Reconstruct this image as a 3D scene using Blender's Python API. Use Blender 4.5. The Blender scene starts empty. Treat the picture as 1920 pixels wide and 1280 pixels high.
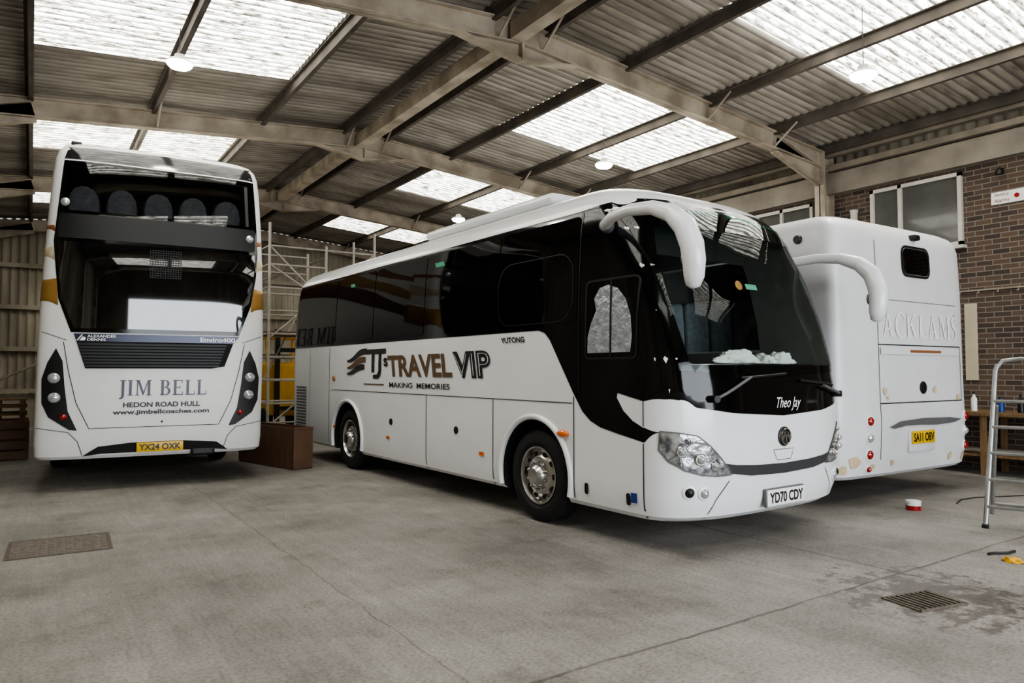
import bpy, bmesh, math, random, bisect
from mathutils import Vector, Matrix
from mathutils import noise as nz
from mathutils.geometry import delaunay_2d_cdt
random.seed(7)
COL = bpy.context.scene.collection
R = math.radians

# ------------------------------------------------------------------ materials
def lin(c):
    o = []
    for v in c:
        v = v / 255.0
        o.append(v / 12.92 if v <= 0.04045 else ((v + 0.055) / 1.055) ** 2.4)
    return (o[0], o[1], o[2], 1.0)

def mat(name, col, rough=0.5, metal=0.0, var=0.0, vscale=4.0, bump=0.0, bscale=30.0, coat=0.0, emit=0.0, ecol=None, col2=None, stretch=None, spec=None):
    m = bpy.data.materials.new(name); m.use_nodes = True
    nt = m.node_tree; b = nt.nodes['Principled BSDF']
    c = lin(col)
    b.inputs['Base Color'].default_value = c
    b.inputs['Roughness'].default_value = rough
    b.inputs['Metallic'].default_value = metal
    b.inputs['Coat Weight'].default_value = coat
    if spec is not None: b.inputs['Specular IOR Level'].default_value = spec
    if emit > 0:
        b.inputs['Emission Color'].default_value = lin(ecol or col)
        b.inputs['Emission Strength'].default_value = emit
    tc = nt.nodes.new('ShaderNodeTexCoord')
    vec = tc.outputs['Object']
    if stretch:
        mp = nt.nodes.new('ShaderNodeMapping'); mp.inputs['Scale'].default_value = stretch
        nt.links.new(vec, mp.inputs['Vector']); vec = mp.outputs['Vector']
    n = nt.nodes.new('ShaderNodeTexNoise'); n.inputs['Scale'].default_value = vscale
    n.inputs['Detail'].default_value = 6
    nt.links.new(vec, n.inputs['Vector'])
    r = nt.nodes.new('ShaderNodeValToRGB')
    r.color_ramp.elements[0].position = 0.35; r.color_ramp.elements[1].position = 0.65
    c2 = lin(col2) if col2 else tuple([x * (1 - var) for x in c[:3]] + [1])
    r.color_ramp.elements[0].color = c2; r.color_ramp.elements[1].color = c
    nt.links.new(n.outputs['Fac'], r.inputs['Fac'])
    nt.links.new(r.outputs['Color'], b.inputs['Base Color'])
    if bump > 0:
        n2 = nt.nodes.new('ShaderNodeTexNoise'); n2.inputs['Scale'].default_value = bscale; n2.inputs['Detail'].default_value = 5
        nt.links.new(vec, n2.inputs['Vector'])
        bp = nt.nodes.new('ShaderNodeBump'); bp.inputs['Strength'].default_value = bump; bp.inputs['Distance'].default_value = 0.02
        nt.links.new(n2.outputs['Fac'], bp.inputs['Height']); nt.links.new(bp.outputs['Normal'], b.inputs['Normal'])
    return m

def tint_glass(name, tint, base=0.06, rough=0.02, k=.8, blend=.35):
    m = bpy.data.materials.new(name); m.use_nodes = True
    nt = m.node_tree; nt.nodes.clear()
    out = nt.nodes.new('ShaderNodeOutputMaterial')
    tr = nt.nodes.new('ShaderNodeBsdfTransparent'); tr.inputs['Color'].default_value = tint
    gl = nt.nodes.new('ShaderNodeBsdfGlossy'); gl.inputs['Roughness'].default_value = rough
    lw = nt.nodes.new('ShaderNodeLayerWeight'); lw.inputs['Blend'].default_value = blend
    ad = nt.nodes.new('ShaderNodeMath'); ad.operation = 'MULTIPLY_ADD'; ad.inputs[1].default_value = k; ad.inputs[2].default_value = base; ad.use_clamp = True
    mx = nt.nodes.new('ShaderNodeMixShader')
    nt.links.new(lw.outputs['Fresnel'], ad.inputs[0]); nt.links.new(ad.outputs[0], mx.inputs['Fac'])
    nt.links.new(tr.outputs[0], mx.inputs[1]); nt.links.new(gl.outputs[0], mx.inputs[2])
    nt.links.new(mx.outputs[0], out.inputs['Surface'])
    return m

M = {}
M['white'] = mat('coach_white_paint', (230, 231, 233), 0.25, var=0.03, vscale=2, coat=0.3)
M['white2'] = mat('old_white_paint', (218, 218, 220), 0.36, var=0.06, vscale=3, coat=0.1)
M['busw'] = mat('bus_white_paint', (224, 223, 221), 0.34, var=0.03, vscale=2, coat=0.1)
M['dark'] = mat('dark_void', (16, 16, 17), 0.8, var=0.3)
M['cabin'] = mat('cabin_lining', (104, 102, 100), 0.8, var=0.2)
M['black'] = mat('black_gloss_paint', (7, 7, 8), 0.08, var=0.2, spec=.4)
M['bglass'] = mat('black_window_glass', (9, 7, 7), 0.04, var=0.1, spec=.34)
M['busglass'] = mat('black_bus_glass', (6, 6, 7), 0.03, var=0.1, spec=1.0, coat=.6)
M['blackm'] = mat('black_plastic', (18, 18, 19), 0.45, var=0.2)
M['rubber'] = mat('tyre_rubber', (24, 24, 25), 0.75, var=0.3, vscale=12, bump=0.2, bscale=60)
M['chrome'] = mat('polished_aluminium', (200, 198, 194), 0.25, 1.0, var=0.2, vscale=8)
M['steelrim'] = mat('rim_alloy', (150, 148, 144), 0.32, 1.0, var=0.3, vscale=9)
M['grey'] = mat('grey_plastic', (96, 96, 98), 0.5, var=0.1)
M['seam'] = mat('panel_gap', (40, 40, 42), 0.7)
M['gold'] = mat('gold_vinyl', (156, 120, 62), 0.35, 0.3, var=0.05)
M['beige'] = mat('beige_vinyl', (196, 180, 150), 0.35, var=0.05)
M['brown'] = mat('brown_vinyl', (140, 90, 58), 0.35, var=0.05)
M['maroon'] = mat('maroon_vinyl', (90, 40, 30), 0.35, var=0.05)
M['logog'] = mat('lettering_bronze', (96, 74, 50), 0.4, 0.0, var=0.05)
M['logod'] = mat('lettering_dark', (40, 34, 33), 0.4, var=0.05)
M['ink'] = mat('lettering_black', (22, 22, 24), 0.4)
M['navy'] = mat('lettering_slate', (70, 73, 90), 0.35, var=0.05)
M['wtext'] = mat('lettering_white', (240, 240, 240), 0.4)
M['ywplate'] = mat('yellow_plate', (222, 178, 20), 0.35, var=0.04)
M['wplate'] = mat('white_plate', (236, 236, 233), 0.35, var=0.04)
M['red'] = mat('red_lens', (150, 14, 18), 0.12, coat=1, var=0.2)
M['amber'] = mat('amber_lens', (226, 108, 18), 0.12, coat=1, var=0.1)
M['lens'] = mat('clear_lens', (205, 209, 213), 0.1, 0.5, var=0.3, vscale=25, coat=1)
M['hlens'] = mat('headlight_lens', (214, 218, 222), 0.06, 0.75, vscale=16, coat=1, col2=(96, 100, 106), bump=.6, bscale=12)
M['strip'] = mat('graphite_strip', (92, 94, 98), 0.25, 0.7, var=0.1)
M['char'] = mat('charcoal_paint', (34, 34, 34), 0.12, var=0.1, coat=.3)
M['bluegrey'] = mat('slate_blue_strip', (50, 54, 74), 0.25, 0.3, var=0.1)
M['seat'] = mat('grey_seat_fabric', (160, 166, 174), 0.7, var=0.3, vscale=20)
M['towel'] = mat('white_towel', (238, 237, 235), 0.9, var=0.10, vscale=14, bump=.6, bscale=25)
M['foil'] = mat('silver_foil_blind', (190, 196, 204), 0.35, 0.6, var=0.3, vscale=14, bump=1.0, bscale=16)
M['filler'] = mat('tan_body_filler', (204, 182, 146), 0.8, var=0.15, vscale=20)
M['beam'] = mat('cream_steel_beam', (192, 180, 162), 0.7, var=0.45, vscale=2.2, col2=(140, 128, 112), bump=.1)
M['purlin'] = mat('dark_purlin', (98, 90, 81), 0.8, var=0.4, vscale=3)
M['conc'] = mat('concrete_lintel', (150, 141, 129), 0.85, var=0.3, vscale=2.5)
M['rail'] = mat('dusty_rail', (150, 139, 124), 0.8, var=0.3, vscale=3)
M['wallsheet'] = mat('wall_sheeting', (170, 162, 146), 0.8, var=0.4, vscale=1.2, col2=(122, 115, 102), stretch=(1, 1, .35))
M['alu'] = mat('ladder_aluminium', (168, 168, 166), 0.38, 0.85, var=0.2, vscale=10)
M['galv'] = mat('galvanised_tube', (176, 170, 158), 0.5, 0.1, var=0.25, vscale=5)
M['wood'] = mat('brown_plywood', (108, 80, 60), 0.6, var=0.35, vscale=3, stretch=(1, 8, 1))
M['bench'] = mat('bench_wood', (130, 102, 70), 0.7, var=0.4, vscale=4, stretch=(1, 6, 1))
M['yellow'] = mat('yellow_machine_paint', (216, 164, 20), 0.5, var=0.2)
M['frame'] = mat('white_window_frame', (205, 200, 188), 0.6, var=0.15)
M['pane'] = mat('grey_pane', (92, 92, 88), 0.12, var=0.35, vscale=1.4, coat=.3)  # opaque mottled grey pane, nothing modelled behind it
M['paper'] = mat('paper_board', (186, 176, 152), 0.8, var=0.1)
M['blue'] = mat('blue_plastic', (32, 60, 130), 0.4)
M['green'] = mat('green_sticker', (70, 150, 120), 0.4)
M['cable'] = mat('black_cable', (30, 26, 24), 0.6)
M['lampw'] = mat('lamp_emitter', (255, 250, 240), 0.5, emit=90)
M['lamph'] = mat('lamp_housing', (190, 188, 182), 0.5, .1)
M['iron'] = mat('cast_iron_cover', (126, 118, 108), 0.8, .05, var=0.3, vscale=20, bump=.8, bscale=40)
M['irond'] = mat('drain_iron', (104, 95, 84), 0.6, .2, var=.4, vscale=20)
M['wscreen'] = tint_glass('windscreen_glass', (0.80, 0.87, 0.84, 1), 0.01, k=.42, blend=.25)
M['sideg'] = tint_glass('door_glass', (0.55, 0.6, 0.58, 1), 0.02)
M['tint'] = tint_glass('tinted_glass', (0.42, 0.42, 0.42, 1), 0.02)
M['greenband'] = tint_glass('green_shade_band', (0.06, 0.30, 0.24, 1), 0.03)

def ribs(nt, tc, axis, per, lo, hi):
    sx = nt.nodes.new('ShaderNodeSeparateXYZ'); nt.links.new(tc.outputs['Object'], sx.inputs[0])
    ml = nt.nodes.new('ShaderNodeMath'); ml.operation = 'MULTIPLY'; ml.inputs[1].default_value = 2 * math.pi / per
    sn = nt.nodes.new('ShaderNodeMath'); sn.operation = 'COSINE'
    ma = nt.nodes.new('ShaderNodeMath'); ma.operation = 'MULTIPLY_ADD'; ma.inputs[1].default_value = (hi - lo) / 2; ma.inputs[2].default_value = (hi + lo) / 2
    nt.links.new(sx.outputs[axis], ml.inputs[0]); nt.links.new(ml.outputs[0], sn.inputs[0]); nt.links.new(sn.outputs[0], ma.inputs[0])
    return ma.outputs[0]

def roof_mat():
    m = mat('roof_sheeting', (214, 206, 194), 0.85, var=0.5, vscale=0.8, col2=(156, 147, 134), stretch=(.35, 1.8, 1), bump=.1, bscale=8)
    nt = m.node_tree; b = nt.nodes['Principled BSDF']
    n = nt.nodes.new('ShaderNodeTexNoise'); n.inputs['Scale'].default_value = 5; n.inputs['Detail'].default_value = 9
    tc = nt.nodes.new('ShaderNodeTexCoord')
    mp = nt.nodes.new('ShaderNodeMapping'); mp.inputs['Scale'].default_value = (.35, 2.0, 1)
    nt.links.new(tc.outputs['Object'], mp.inputs['Vector']); nt.links.new(mp.outputs['Vector'], n.inputs['Vector'])
    r = nt.nodes.new('ShaderNodeValToRGB'); r.color_ramp.elements[0].position = .34; r.color_ramp.elements[1].position = .52
    r.color_ramp.elements[0].color = (.42, .39, .35, 1); r.color_ramp.elements[1].color = (1, 1, 1, 1)
    mx = nt.nodes.new('ShaderNodeMix'); mx.data_type = 'RGBA'; mx.blend_type = 'MULTIPLY'; mx.inputs[0].default_value = .6
    old = b.inputs['Base Color'].links[0].from_socket
    nt.links.new(n.outputs['Fac'], r.inputs['Fac'])
    nt.links.new(old, mx.inputs[6]); nt.links.new(r.outputs['Color'], mx.inputs[7])
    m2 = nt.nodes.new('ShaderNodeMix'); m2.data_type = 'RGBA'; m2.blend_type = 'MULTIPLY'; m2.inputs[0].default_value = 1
    rb = ribs(nt, tc, 'Y', .15, .36, 1.0)  # corrugation shade painted into the colour rib by rib, on top of the dirt
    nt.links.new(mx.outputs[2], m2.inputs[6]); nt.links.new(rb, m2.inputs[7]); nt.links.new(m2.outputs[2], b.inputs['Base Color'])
    return m
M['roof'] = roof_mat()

def skylight_mat():
    m = bpy.data.materials.new('skylight_sheet'); m.use_nodes = True
    nt = m.node_tree; b = nt.nodes['Principled BSDF']
    tc = nt.nodes.new('ShaderNodeTexCoord')
    mp = nt.nodes.new('ShaderNodeMapping'); mp.inputs['Scale'].default_value = (.5, 3.2, 1)
    nt.links.new(tc.outputs['Object'], mp.inputs['Vector'])
    n = nt.nodes.new('ShaderNodeTexNoise'); n.inputs['Scale'].default_value = 9; n.inputs['Detail'].default_value = 10; n.inputs['Roughness'].default_value = .78
    nt.links.new(mp.outputs['Vector'], n.inputs['Vector'])
    r = nt.nodes.new('ShaderNodeValToRGB')
    e = r.color_ramp.elements
    e[0].position = .43; e[0].color = (.008, .007, .004, 1); e[1].position = .47; e[1].color = (.36, .35, .29, 1)
    e2 = e.new(.58); e2.color = (1, .99, .95, 1)
    nt.links.new(n.outputs['Fac'], r.inputs['Fac'])
    rb = ribs(nt, tc, 'Y', .15, .08, 1.0)
    ms = nt.nodes.new('ShaderNodeMath'); ms.operation = 'MULTIPLY'; ms.inputs[1].default_value = 14.0
    nt.links.new(rb, ms.inputs[0])
    nt.links.new(r.outputs['Color'], b.inputs['Emission Color']); nt.links.new(ms.outputs[0], b.inputs['Emission Strength'])
    b.inputs['Base Color'].default_value = (.5, .5, .45, 1)
    return m
M['sky'] = skylight_mat()

def brick_mat():
    m = bpy.data.materials.new('brick_wall'); m.use_nodes = True
    nt = m.node_tree; b = nt.nodes['Principled BSDF']; b.inputs['Roughness'].default_value = .85
    tc = nt.nodes.new('ShaderNodeTexCoord'); sx = nt.nodes.new('ShaderNodeSeparateXYZ'); cb = nt.nodes.new('ShaderNodeCombineXYZ')
    nt.links.new(tc.outputs['Object'], sx.inputs[0]); nt.links.new(sx.outputs['Y'], cb.inputs['X']); nt.links.new(sx.outputs['Z'], cb.inputs['Y'])
    br = nt.nodes.new('ShaderNodeTexBrick'); br.inputs['Scale'].default_value = 1
    br.inputs['Brick Width'].default_value = .235; br.inputs['Row Height'].default_value = .08; br.inputs['Mortar Size'].default_value = .007
    br.inputs['Color1'].default_value = lin((92, 75, 63)); br.inputs['Color2'].default_value = lin((60, 51, 46)); br.inputs['Mortar'].default_value = lin((122, 114, 103))
    nt.links.new(cb.outputs[0], br.inputs['Vector']); nt.links.new(br.outputs['Color'], b.inputs['Base Color'])
    bp = nt.nodes.new('ShaderNodeBump'); bp.inputs['Strength'].default_value = .5; bp.inputs['Distance'].default_value = .01; bp.invert = True
    nt.links.new(br.outputs['Fac'], bp.inputs['Height']); nt.links.new(bp.outputs['Normal'], b.inputs['Normal'])
    return m
M['brick'] = brick_mat()

def floor_mat():
    m = bpy.data.materials.new('concrete_floor'); m.use_nodes = True
    nt = m.node_tree; N = nt.nodes.new; Lk = nt.links.new; b = nt.nodes['Principled BSDF']
    tc = N('ShaderNodeTexCoord'); sx = N('ShaderNodeSeparateXYZ'); Lk(tc.outputs['Object'], sx.inputs[0])
    n1 = N('ShaderNodeTexNoise'); n1.inputs['Scale'].default_value = .7; n1.inputs['Detail'].default_value = 11; n1.inputs['Roughness'].default_value = .68; Lk(tc.outputs['Object'], n1.inputs['Vector'])
    r1 = N('ShaderNodeValToRGB'); e = r1.color_ramp.elements; e[0].position = .33; e[0].color = lin((114, 109, 104)); e[1].position = .68; e[1].color = lin((164, 159, 153))
    Lk(n1.outputs['Fac'], r1.inputs['Fac'])
    n2 = N('ShaderNodeTexNoise'); n2.inputs['Scale'].default_value = 45; n2.inputs['Detail'].default_value = 4; Lk(tc.outputs['Object'], n2.inputs['Vector'])
    r2 = N('ShaderNodeValToRGB'); e = r2.color_ramp.elements; e[0].position = .28; e[0].color = (.66, .65, .64, 1); e[1].position = .6; e[1].color = (1.05, 1.05, 1.05, 1); Lk(n2.outputs['Fac'], r2.inputs['Fac'])
    mx = N('ShaderNodeMix'); mx.data_type = 'RGBA'; mx.blend_type = 'MULTIPLY'; mx.inputs[0].default_value = 1; Lk(r1.outputs['Color'], mx.inputs[6]); Lk(r2.outputs['Color'], mx.inputs[7])
    col = mx.outputs[2]
    nw = N('ShaderNodeTexNoise'); nw.inputs['Scale'].default_value = 3; nw.inputs['Detail'].default_value = 6; Lk(tc.outputs['Object'], nw.inputs['Vector'])
    def math_(op, a, bb=None, c=None, clamp=False):
        k = N('ShaderNodeMath'); k.operation = op; k.use_clamp = clamp
        for i, v in enumerate((a, bb, c)):
            if v is None: continue
            if isinstance(v, (int, float)): k.inputs[i].default_value = v
            else: Lk(v, k.inputs[i])
        return k.outputs[0]
    wob = math_('MULTIPLY_ADD', nw.outputs['Fac'], .08, -.04)
    def line(sock, pos, w):
        a = math_('ADD', math_('SUBTRACT', sock, pos), wob)
        a = math_('ABSOLUTE', a)
        return math_('MULTIPLY_ADD', a, -1.0 / w, 1.0, True)
    l1 = math_('MULTIPLY', math_('MULTIPLY', line(sx.outputs['X'], 1.78, .010), math_('GREATER_THAN', sx.outputs['Y'], 2.85)), .6)
    l2 = line(sx.outputs['X'], 5.4, .014); l3 = line(sx.outputs['Y'], 2.85, .018); l4 = line(sx.outputs['X'], 9.1, .012)
    ls = math_('MAXIMUM', math_('MAXIMUM', l1, l2), math_('MAXIMUM', l3, l4))
    ls = math_('MULTIPLY', ls, math_('MULTIPLY_ADD', nw.outputs['Fac'], 1.6, -.1, True))
    m2 = N('ShaderNodeMix'); m2.data_type = 'RGBA'; Lk(ls, m2.inputs[0]); Lk(col, m2.inputs[6]); m2.inputs[7].default_value = lin((54, 48, 43))
    vd = N('ShaderNodeVectorMath'); vd.operation = 'DISTANCE'; Lk(tc.outputs['Object'], vd.inputs[0]); vd.inputs[1].default_value = (5.05, 2.45, 0)
    nw2 = N('ShaderNodeTexNoise'); nw2.inputs['Scale'].default_value = 7; nw2.inputs['Detail'].default_value = 8; nw2.inputs['Roughness'].default_value = .7; Lk(tc.outputs['Object'], nw2.inputs['Vector'])
    st = math_('ADD', vd.outputs['Value'], math_('MULTIPLY_ADD', nw2.outputs['Fac'], 4.0, -2.0))
    st = math_('MULTIPLY_ADD', st, -6, 3.2, True)
    m3 = N('ShaderNodeMix'); m3.data_type = 'RGBA'; Lk(math_('MULTIPLY', st, .7), m3.inputs[0]); Lk(m2.outputs[2], m3.inputs[6]); m3.inputs[7].default_value = lin((62, 55, 48))
    n5 = N('ShaderNodeTexNoise'); n5.inputs['Scale'].default_value = 1.6; n5.inputs['Detail'].default_value = 8; n5.inputs['Roughness'].default_value = .65; Lk(tc.outputs['Object'], n5.inputs['Vector'])
    r5 = N('ShaderNodeValToRGB'); e = r5.color_ramp.elements; e[0].position = .54; e[0].color = (1, 1, 1, 1); e[1].position = .70; e[1].color = (.70, .69, .68, 1); Lk(n5.outputs['Fac'], r5.inputs['Fac'])
    m4 = N('ShaderNodeMix'); m4.data_type = 'RGBA'; m4.blend_type = 'MULTIPLY'; m4.inputs[0].default_value = 1; Lk(m3.outputs[2], m4.inputs[6]); Lk(r5.outputs['Color'], m4.inputs[7])
    mp = N('ShaderNodeMapping'); mp.inputs['Scale'].default_value = (6, .5, 1); mp.inputs['Rotation'].default_value = (0, 0, .2); Lk(tc.outputs['Object'], mp.inputs['Vector'])
    n6 = N('ShaderNodeTexNoise'); n6.inputs['Scale'].default_value = 2.2; n6.inputs['Detail'].default_value = 8; n6.inputs['Roughness'].default_value = .7; Lk(mp.outputs['Vector'], n6.inputs['Vector'])
    r6 = N('ShaderNodeValToRGB'); e = r6.color_ramp.elements; e[0].position = .38; e[0].color = (.88, .88, .88, 1); e[1].position = .64; e[1].color = (1.07, 1.07, 1.07, 1); Lk(n6.outputs['Fac'], r6.inputs['Fac'])
    m5 = N('ShaderNodeMix'); m5.data_type = 'RGBA'; m5.blend_type = 'MULTIPLY'; m5.inputs[0].default_value = 1; Lk(m4.outputs[2], m5.inputs[6]); Lk(r6.outputs['Color'], m5.inputs[7])
    Lk(m5.outputs[2], b.inputs['Base Color'])
    rr_ = math_('MULTIPLY_ADD', n1.outputs['Fac'], .3, .5); rr_ = math_('SUBTRACT', rr_, math_('MULTIPLY', st, .25)); Lk(rr_, b.inputs['Roughness'])
    bp = N('ShaderNodeBump'); bp.inputs['Strength'].default_value = .25; bp.inputs['Distance'].default_value = .01
    Lk(math_('SUBTRACT', n2.outputs['Fac'], math_('MULTIPLY', ls, 3)), bp.inputs['Height']); Lk(bp.outputs['Normal'], b.inputs['Normal'])
    return m
M['floor'] = floor_mat()

# ------------------------------------------------------------------ mesh helpers
class MB:
    def __init__(s): s.v = []; s.f = []
    def add(s, vs, fs):
        k = len(s.v); s.v += [tuple(p) for p in vs]; s.f += [tuple(i + k for i in f) for f in fs]; return s
    def box(s, c, size, rot=None):
        hx, hy, hz = [q / 2 for q in size]; c = Vector(c)
        vs = [Vector((x * hx, y * hy, z * hz)) for x in (-1, 1) for y in (-1, 1) for z in (-1, 1)]
        if rot: vs = [rot @ v for v in vs]
        return s.add([c + v for v in vs], [(0, 1, 3, 2), (4, 6, 7, 5), (0, 4, 5, 1), (2, 3, 7, 6), (0, 2, 6, 4), (1, 5, 7, 3)])
    def rbox(s, c, size, r=.02, seg=2, rot=None):
        bm = bmesh.new(); bmesh.ops.create_cube(bm, size=1)
        for v in bm.verts: v.co = Vector((v.co.x * size[0], v.co.y * size[1], v.co.z * size[2]))
        bmesh.ops.bevel(bm, geom=bm.edges[:], offset=min(r, min(size) * .49), segments=seg, profile=.5, affect='EDGES')
        bm.verts.index_update(); c = Vector(c)
        vs = [c + ((rot @ v.co) if rot else v.co) for v in bm.verts]; fs = [[v.index for v in f.verts] for f in bm.faces]
        bm.free(); return s.add(vs, fs)
    def tube(s, pts, rad, n=12, cap=True, squash=None):
        pts = [Vector(p) for p in pts]
        if isinstance(rad, (int, float)): rad = [rad] * len(pts)
        vs = []; fs = []; prev = None
        for i, p in enumerate(pts):
            d = (pts[min(i + 1, len(pts) - 1)] - pts[max(i - 1, 0)]).normalized()
            if prev is None:
                a = Vector((0, 0, 1)) if abs(d.z) < .9 else Vector((1, 0, 0))
                u = (a - d * a.dot(d)).normalized()
            else:
                u = (prev - d * prev.dot(d)).normalized()
            prev = u; w = d.cross(u)
            for k in range(n):
                t = 2 * math.pi * k / n
                vs.append(p + (u * math.cos(t) + w * math.sin(t) * (squash or 1)) * rad[i])
        m = len(pts)
        for i in range(m - 1):
            for k in range(n):
                fs.append((i * n + k, i * n + (k + 1) % n, (i + 1) * n + (k + 1) % n, (i + 1) * n + k))
        if cap: fs.append(tuple(range(n - 1, -1, -1))); fs.append(tuple((m - 1) * n + k for k in range(n)))
        return s.add(vs, fs)
    def cyl(s, a, b, r, r2=None, n=16): return s.tube([a, b], [r, r if r2 is None else r2], n)
    def lathe(s, prof, o, ax, n=32, closed=False):
        o = Vector(o); ax = Vector(ax).normalized(); a = Vector((0, 0, 1)) if abs(ax.z) < .9 else Vector((1, 0, 0))
        u = (a - ax * a.dot(ax)).normalized(); w = ax.cross(u); vs = []; fs = []
        for (r, h) in prof:
            for k in range(n):
                t = 2 * math.pi * k / n; vs.append(o + ax * h + (u * math.cos(t) + w * math.sin(t)) * r)
        m = len(prof)
        for i in range(m - 1 + (1 if closed else 0)):
            j = (i + 1) % m
            for k in range(n): fs.append((i * n + k, i * n + (k + 1) % n, j * n + (k + 1) % n, j * n + k))
        return s.add(vs, fs)
    def prism(s, poly, fn0, fn1):
        n = len(poly); vs = [fn0(p) for p in poly] + [fn1(p) for p in poly]
        fs = [tuple(range(n - 1, -1, -1)), tuple(range(n, 2 * n))] + [(i, (i + 1) % n, n + (i + 1) % n, n + i) for i in range(n)]
        return s.add(vs, fs)

def mk(name, mb, material, parent=None, smooth=None, label=None, fixn=True):
    me = bpy.data.meshes.new(name); me.from_pydata([tuple(v) for v in mb.v], [], mb.f); me.update()
    if fixn:
        bm = bmesh.new(); bm.from_mesh(me); bmesh.ops.recalc_face_normals(bm, faces=bm.faces[:]); bm.to_mesh(me); bm.free()
    mats = material if isinstance(material, (list, tuple)) else [material]
    for m in mats: me.materials.append(m)
    if smooth is not None:
        for p in me.polygons: p.use_smooth = True
        me.set_sharp_from_angle(angle=R(smooth))
    ob = bpy.data.objects.new(name, me); COL.objects.link(ob)
    if parent: ob.parent = parent
    if label: ob['label'] = label
    return ob

def thing(ob, label, cat, group=None, kind=None):
    ob['label'] = label; ob['category'] = cat
    if group: ob['group'] = group
    if kind: ob['kind'] = kind
    return ob
def root(name, label, cat, loc=(0, 0, 0), rz=0, group=None):
    e = bpy.data.objects.new(name, None); COL.objects.link(e); e.location = loc; e.rotation_euler = (0, 0, rz)
    e.empty_display_size = .2
    return thing(e, label, cat, group)
def struct(ob, label=None):
    ob['kind'] = 'structure'
    if label: ob['label'] = label
    return ob

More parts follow.
